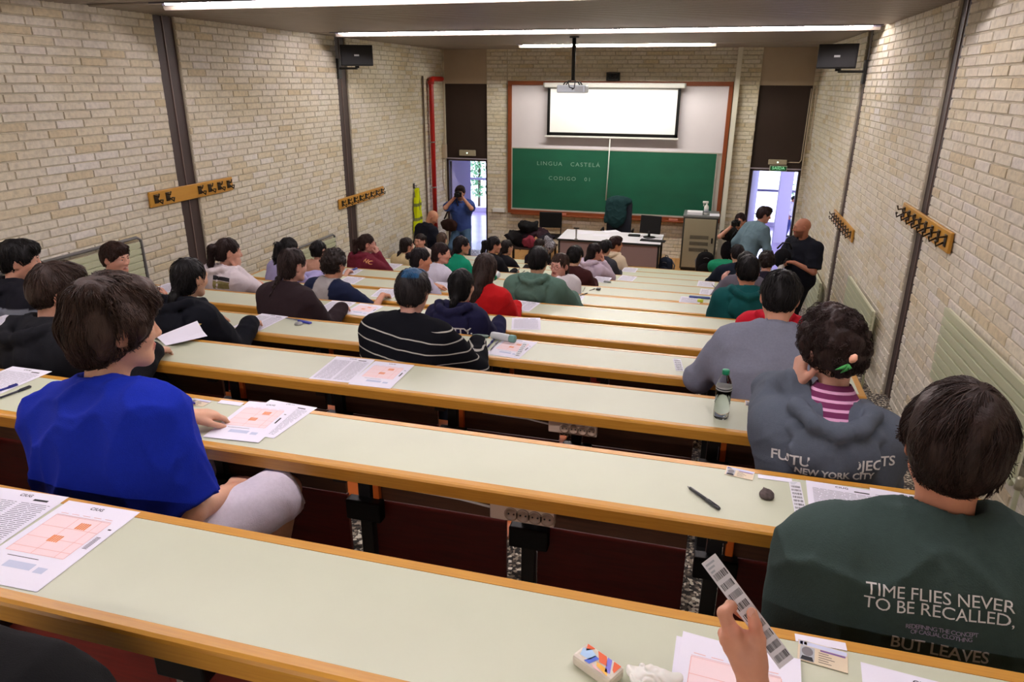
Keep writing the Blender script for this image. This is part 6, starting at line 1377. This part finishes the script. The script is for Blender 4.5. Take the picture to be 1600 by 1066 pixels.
# ---------------------------------------------------------------- bags, coats, vest
def cloth_blob(name, fn, lo, hi, h, colr, loc, rz=0, cfn=None, label=None, cat=None, group=None, parent=None):
    v_, f_ = surf(fn, lo, hi, h); c = np.tile(LC(colr), (len(v_), 1)); c = cfn(v_, c) if cfn else c
    o = np_mesh(name, v_, f_, c, CLOTH, parent); o.location = loc; o.rotation_euler.z = R_(rz)
    return tag(o, label, cat, group)
def backpack(x, y, z, s, colr, label, rz=0, trim=(120, 124, 130)):
    t = thing('backpack', label, 'backpack', (x, y, z), R_(rz)); B = V3(0.15, 0.09, 0.22)*s
    cloth_blob('body', lambda q: sd_ell(q, V3(0, 0, B[2]), B*V3(1, 1, 1.02))*0.5 + 0.5*(np.max(np.abs(q-V3(0, 0, B[2]))/B, axis=1)-1)*B[1] - folds(q, 0.006, 24, 2), -B*1.4-0.02, B*V3(1.4, 1.6, 2.6), 0.012, colr, (0, 0, 0), parent=t)
    cloth_blob('pocket', lambda q: sd_ell(q, V3(0, -B[1]*0.75, B[2]*0.7), B*V3(0.78, 0.5, 0.55)) - folds(q, 0.004, 30, 5), -B*1.6, B*V3(1.4, 1.6, 2.4), 0.012, tuple(min(255, int(c*1.15)) for c in colr), (0, 0, 0), parent=t)
    MB().tube([(-0.03*s, 0.02, B[2]*1.93), (-0.025*s, 0.01, B[2]*2.12), (0.025*s, 0.01, B[2]*2.12), (0.03*s, 0.02, B[2]*1.93)], 0.008, 6).build('handle', BLKP, t, True)
    for sx in (-1, 1): MB().tube([(sx*B[0]*0.5, B[1]*0.7, B[2]*1.8), (sx*B[0]*0.95, B[1]*1.25, B[2]*1.2), (sx*B[0]*0.8, B[1]*0.9, B[2]*0.25)], 0.014, 6).build('strap', mat('strap_grey', trim, 0.8), t, True)
    MB().tube([(-B[0]*0.7, -B[1]*0.7, B[2]*1.45), (0, -B[1]*1.0, B[2]*1.62), (B[0]*0.7, -B[1]*0.7, B[2]*1.45)], 0.004, 5).build('zip', mat('strap_grey', trim, 0.8), t, True)
p = at(1040, 419, Y=12.9); backpack(p.x, 12.9, DAIS, 0.9, (40, 48, 66), 'navy backpack with grey trim on the floor right of the teacher desk', -20)
p = at(1100, 422, Y=13.25); backpack(p.x, 13.25, DAIS, 1.05, (22, 22, 24), 'black backpack in front of the cabinet', 10, (44, 44, 46))
# jacket on the teacher's chair
tc = [o for o in bpy.data.objects if o.name == 'teacher_chair'][0]
def jk(q):
    d = sd_ell(q, V3(-0.02, 0, 0.02), V3(0.25, 0.13, 0.11)); d = smin(d, sd_ell(q, V3(-0.05, -0.10, -0.20), V3(0.20, 0.06, 0.28)), 0.06); d = smin(d, sd_cone(q, V3(-0.2, -0.06, 0.0), V3(-0.24, -0.09, -0.35), 0.06, 0.045), 0.03); return d - folds(q, 0.014, 24, 4)
cloth_blob('jacket', jk, (-0.4, -0.3, -0.6), (0.4, 0.3, 0.3), 0.014, (24, 52, 54), (tc.location.x, tc.location.y+0.245, DAIS+1.20), label='dark teal jacket draped over the teacher chair back', cat='jacket')
# heap of coats on two chairs near the left doorway side
hx = at(835, 385, Y=13.0); t = thing('low_table', 'low dark table under the heap of coats, left of the teacher desk', 'table', (hx.x-0.02, 13.0, DAIS))
MB().rbox(-0.5, 0.42, -0.28, 0.28, 0.40, 0.43, 0.006).build('top', DARKP, t)
for sx in (-0.46, 0.38):
    for sy in (-0.24, 0.24): MB().rbox(sx-0.02, sx+0.02, sy-0.02, sy+0.02, 0, 0.40, 0.003).build('leg', BLK, t)
zb = DAIS+0.43
for k, (dx, dy, r, colr, lab, ht) in enumerate(((-0.30, 0.0, (0.24, 0.22, 0.17), (26, 24, 26), 'black coat heaped at the left of the coat pile', 0.15), (0.0, 0.05, (0.26, 0.22, 0.19), (44, 26, 34), 'very dark plum coat in the middle of the coat pile', 0.17),
        (-0.06, -0.16, (0.14, 0.10, 0.11), (132, 50, 64), 'dusty red scarf in the front of the coat pile', 0.13), (0.22, -0.06, (0.17, 0.17, 0.14), (36, 32, 40), 'black jacket at the right of the coat pile', 0.13),
        (-0.16, -0.02, (0.20, 0.16, 0.09), (18, 18, 20), 'black quilted jacket on the top of the coat pile', 0.40), (0.34, -0.16, (0.13, 0.12, 0.11), (150, 148, 156), 'grey and white patterned scarf at the right end of the coat pile', 0.10), (0.10, -0.19, (0.05, 0.04, 0.09), (206, 160, 110), 'tan bag strap bundle in the coat pile', 0.14))):
    cloth_blob('coat', (lambda q, r=r, k=k: sd_ell(q + 0.06*np.stack([wav(q, 14, k+1), wav(q, 14, k+4), 0.6*wav(q, 14, k+8)], 1), V3(0, 0, 0), V3(*r)) - folds(q, 0.035, 19, k)), tuple(-x-0.06 for x in r), tuple(x+0.06 for x in r), 0.013, colr, (hx.x+dx, 13.0+dy, zb+ht-0.02),
               cfn=(lambda v_, c: c*np.where(np.sin(v_[:, 0]*160)*np.sin(v_[:, 2]*160) > 0, 1.15, 0.45)[:, None]) if k == 5 else None, label=lab, cat='coat', group='heap of coats by the teacher desk')
# hi-vis vest on the left wall
v0 = at(652, 292, X=-5.40)
def vest(q):
    w_ = 0.030 + 0.10*((-q[:, 2])/0.9).clip(0, 1)**0.5; d = np.maximum(np.abs(q[:, 1])-w_*1.1, np.abs(q[:, 0])-0.028); d = np.maximum(d, np.maximum(q[:, 2]-0.0, -q[:, 2]-0.90)); return d*0.8 - 0.006 - 0.012*wav(q*V3(1, 3, 0.5), 26, 2)
def vestc(v_, c):
    c = c.copy(); m_ = (np.abs(v_[:, 2]+0.30) < 0.03) | (np.abs(v_[:, 2]+0.58) < 0.03) | (np.abs(v_[:, 1]-0.02-0.05*v_[:, 2]) < 0.012); c[m_] = LC((120, 128, 74)); return c
cloth_blob('safety_vest', vest, (-0.08, -0.2, -0.98), (0.08, 0.2, 0.06), 0.012, (214, 226, 20), (-5.42, v0.y+0.03, v0.z-0.04), cfn=vestc, label='yellow high-visibility vest hanging on the left wall by the red pipe', cat='vest')
tag(MB().rbox(-5.49, -5.47, v0.y-0.0, v0.y+0.06, v0.z-0.04, v0.z+0.06, 0.004).tube([(-5.47, v0.y+0.03, v0.z+0.02), (-5.43, v0.y+0.03, v0.z), (-5.42, v0.y+0.03, v0.z+0.03)], 0.007, 6).build('wall_hook', mat('hook_metal', (70, 56, 40), 0.4)), 'grey wall hook holding the yellow vest', 'hook')
# green coat beyond the front desk, dark jacket under the nearest desk
p = at(1131, 408, Y=12.2); t = cloth_blob('green_coat', lambda q: smax(sd_ell(q, V3(0, 0, 0), V3(0.26, 0.20, 0.16)), q[:, 2]-0.10, 0.02) - folds(q, 0.008, 17, 6), (-0.34, -0.3, -0.25), (0.34, 0.3, 0.25), 0.014, (22, 128, 92), (p.x, 12.2, p.z-0.10), label='bright green coat lying over a stool beyond the front desk', cat='coat')
mb = MB().lathe([(0.19, -0.03), (0.20, -0.015), (0.19, 0.0)], seg=20)
st_ = thing('stool', 'small dark stool under the green coat', 'stool', (p.x, 12.2, 0)); sz = p.z-0.10-0.16
MB().lathe([(0.17, sz-0.03), (0.18, sz-0.015), (0.17, sz)], seg=20).build('seat', BLKP, st_, True)
for k in range(4):
    a_ = k*math.tau/4+0.6; MB().tube([(0.13*math.cos(a_), 0.13*math.sin(a_), sz-0.02), (0.18*math.cos(a_), 0.18*math.sin(a_), 0)], 0.012, 8).build('leg', BLK, st_, True)
p = at(60, 1100, Y=0.66); cloth_blob('dark_jacket', lambda q: smin(sd_ell(q, V3(0, 0, 0), V3(0.20, 0.13, 0.17)), sd_ell(q, V3(-0.15, 0, 0.02), V3(0.16, 0.13, 0.16)), 0.05) - folds(q, 0.014, 20, 3), (-0.4, -0.25, -0.3), (0.3, 0.25, 0.3), 0.012, (12, 12, 14), (p.x-0.02, 0.62, p.z-0.04), label='black jacket on a seat under the nearest desk, bottom left', cat='jacket')

# ---------------------------------------------------------------- cameras and bags of the photographers
def carry(P, v):  # local -> world
    return P['root'].matrix_basis @ Vector([float(x) for x in v])
def still_camera(P, v, yaw, pitch, lens, label, white=False):
    w = carry(P, v); t = thing('photo_camera', label, 'camera', w); t.rotation_euler = (R_(-pitch), 0, -R_(yaw))
    MB().rbox(-0.07, 0.07, -0.035, 0.035, -0.045, 0.045, 0.012).rbox(-0.03, 0.03, -0.03, 0.04, 0.04, 0.07, 0.01).rbox(0.04, 0.075, -0.03, 0.055, -0.045, 0.035, 0.01).build('body', BLKP, t)
    l = mat('lens_white', (206, 204, 196), 0.4) if white else BLKP
    MB().lathe([(0.034, 0.03), (0.036, 0.05), (0.036, lens*0.6), (0.042, lens*0.7), (0.042, lens), (0.036, lens)], seg=20, M=Matrix.Rotation(R_(-90), 4, 'X')).build('lens', l, t, True)
    if white: MB().lathe([(0.0425, lens*0.62), (0.0435, lens*0.66), (0.0435, lens*0.74), (0.0425, lens*0.78)], seg=20, M=Matrix.Rotation(R_(-90), 4, 'X')).lathe([(0.044, lens), (0.05, lens+0.05), (0.046, lens+0.05)], seg=20, M=Matrix.Rotation(R_(-90), 4, 'X')).build('lens_ring', BLKP, t, True)
    return t
a = pp['photo1']; still_camera(a, a['Hc'] + a['Rh']@V3(0, 0.165, 0.0), 172, 4, 0.11, 'black camera held to the eye by the man in blue')
a = pp['photo2']; still_camera(a, a['Hc'] + a['Rh']@V3(0, 0.165, 0.0), -160, 6, 0.11, 'black camera held to the eye by the woman photographer')
a = pp['bald2']; still_camera(a, a['T'](0, 0.27, 0.36), -120, 62, 0.26, 'camera with long white lens held by the bearded man', True)
p = at(702, 352, Y=13.25)
t = thing('shoulder_bag', 'dark brown shoulder bag hanging at the side of the blue-shirted photographer', 'bag', (p.x, 13.25, p.z-0.12))
cloth_blob('body', lambda q: sd_ell(q*V3(1, 1, 1) + 0.02*np.stack([wav(q, 16, 2), wav(q, 16, 7), wav(q, 16, 11)], 1), V3(0, 0, 0.13), V3(0.20, 0.08, 0.13)) - folds(q, 0.016, 22, 1), (-0.3, -0.2, -0.1), (0.3, 0.2, 0.36), 0.013, (52, 32, 28), (0, 0, 0), parent=t)
MB().tube([(-0.10, 0, 0.24), (0.02, 0.03, 0.50), (0.12, 0.06, 0.66), (0.16, 0.10, 0.50)], 0.016, 6).build('strap', mat('brown_strap', (48, 30, 26), 0.7), t, True)
p = at(1135, 391, Y=12.8); t = thing('shoulder_bag', 'small black bag hanging beside the woman photographer', 'bag', (p.x, 12.8, p.z-0.15))
cloth_blob('body', lambda q: sd_ell(q, V3(0, 0, 0.14), V3(0.10, 0.07, 0.17)) - folds(q, 0.006, 26, 1), (-0.2, -0.15, -0.1), (0.2, 0.15, 0.36), 0.012, (20, 18, 22), (0, 0, 0), parent=t)
MB().tube([(0.02, 0, 0.28), (0.08, 0.03, 0.42), (0.14, 0.06, 0.52)], 0.010, 6).build('strap', BLKP, t, True)
pb = pp['bald2']; p = at(1220, 402, Y=9.65); t = thing('camera_bag', 'black camera bag at the hip of the bearded man', 'bag', (p.x+0.02, 9.65, p.z-0.14))
cloth_blob('body', lambda q: sd_ell(q, V3(0, 0, 0.13), V3(0.11, 0.08, 0.13)) - folds(q, 0.005, 26, 1), (-0.2, -0.15, -0.1), (0.2, 0.15, 0.36), 0.012, (18, 18, 22), (0, 0, 0), parent=t)
MB().tube([(-0.08, 0, 0.25), (-0.02, 0.0, 0.33), (0.06, 0.0, 0.33), (0.10, 0, 0.25)], 0.012, 6).build('strap', BLKP, t, True)

# ---------------------------------------------------------------- the hand holding the barcode strip
D0 = 1.03
def vd(px, py, dw=0.0):
    d = D0+dw; c = np.array([(px-800)/F_PX, -(py-533)/F_PX, 1.0])*d
    v = c[0]*_r + c[1]*_u + c[2]*_f; return V3(v[0], v[1], v[2]+CAMZ)
pxm = D0/F_PX
wr = vd(1178, 1062); hloc = V3(*[float(x) for x in vd(1190, 1290, -0.11)])
def pc_(a, b, ra, rb, k): return ('c', vd(*a)-hloc, vd(*b)-hloc, ra*pxm, rb*pxm, k*pxm)
HP = [pc_((1190, 1290, -0.11), (1176, 1064, 0.0), 36, 21.5, 20), pc_((1176, 1064, 0.0), (1168, 1030, 0.0), 20, 22, 16), pc_((1166, 1035, 0.0), (1146, 990, -0.002), 20, 14, 14), pc_((1162, 1030, 0.004), (1137, 1000, 0.006), 17, 12, 12), pc_((1172, 1035, 0), (1166, 1000, 0.004), 18, 14, 16),
      pc_((1182, 1040, -0.004), (1184, 1000, -0.008), 15, 12, 12), pc_((1184, 1000, -0.008), (1180, 978, -0.010), 11.5, 10, 5), pc_((1180, 978, -0.010), (1175, 958, -0.006), 10, 8.6, 3),
      pc_((1143, 988, 0.0), (1131, 958, 0.004), 12.5, 10.5, 7), pc_((1131, 958, 0.004), (1142, 946, 0.016), 10.2, 9, 3), pc_((1142, 946, 0.016), (1163, 962, 0.024), 8.8, 7.6, 3), 
      pc_((1136, 1000, 0.006), (1131, 990, 0.022), 11, 9.5, 6), pc_((1131, 990, 0.022), (1153, 985, 0.034), 9.2, 8, 3), pc_((1140, 1012, 0.010), (1138, 1004, 0.028), 10.5, 9, 6), pc_((1138, 1004, 0.028), (1158, 998, 0.038), 8.8, 7.6, 3),
      pc_((1150, 1024, 0.012), (1148, 1018, 0.030), 9.5, 8, 6), pc_((1148, 1018, 0.030), (1164, 1010, 0.038), 7.8, 6.8, 3)]
hr = thing('person', 'bare left hand and wrist raised from below, pinching the barcode strip', 'person', tuple(float(x) for x in hloc))
v_, f_ = surf(lambda q: prims(q, HP) - 0.0004*wav(q, 300, 2), (-0.16, -0.12, -0.10), (0.16, 0.30, 0.34), 0.0028)
ww = v_ + hloc; col = np.tile(LC((208, 150, 122)), (len(v_), 1))
for (a_, r_, cc) in (((1180, 980, -0.01), 0.012, (214, 132, 108)), ((1143, 985, 0), 0.014, (212, 138, 114)), ((1150, 970, 0.02), 0.018, (176, 92, 66)), ((1165, 1030, -0.02), 0.02, (196, 140, 114))):  # redder joints; shade inside the curled index finger painted as dark red
    w_ = np.exp(-((ww-vd(*a_))**2).sum(1)/(r_*r_))[:, None]; col = col*(1-w_*0.8) + LC(cc)*w_*0.8
np_mesh('hand', v_, f_, col, SKIN, hr)
nl = vd(1176, 960, -0.0155)
MB().lathe([(0.0058, 0), (0.0056, 0.0006), (0.003, 0.001)], seg=12, M=Matrix.Translation(Vector(vd(1174, 957, -0.0125)-hloc)) @ Matrix(((_r[0], _u[0]*1.3, -_f[0], 0), (_r[1], _u[1]*1.3, -_f[1], 0), (_r[2], _u[2]*1.3, -_f[2], 0), (0, 0, 0, 1)))).build('thumbnail', mat('nail', (232, 176, 156), 0.3), hr, True)
A, B, C2 = Vector(vd(1096, 881, 0.030)), Vector(vd(1119, 867, 0.032)), Vector(vd(1218, 1046, -0.012))
bar_strip('barcode_strip', 'white strip of barcode labels held up by the hand', A, C2-A, B-A, (C2-A).length, (B-A).length, 9)
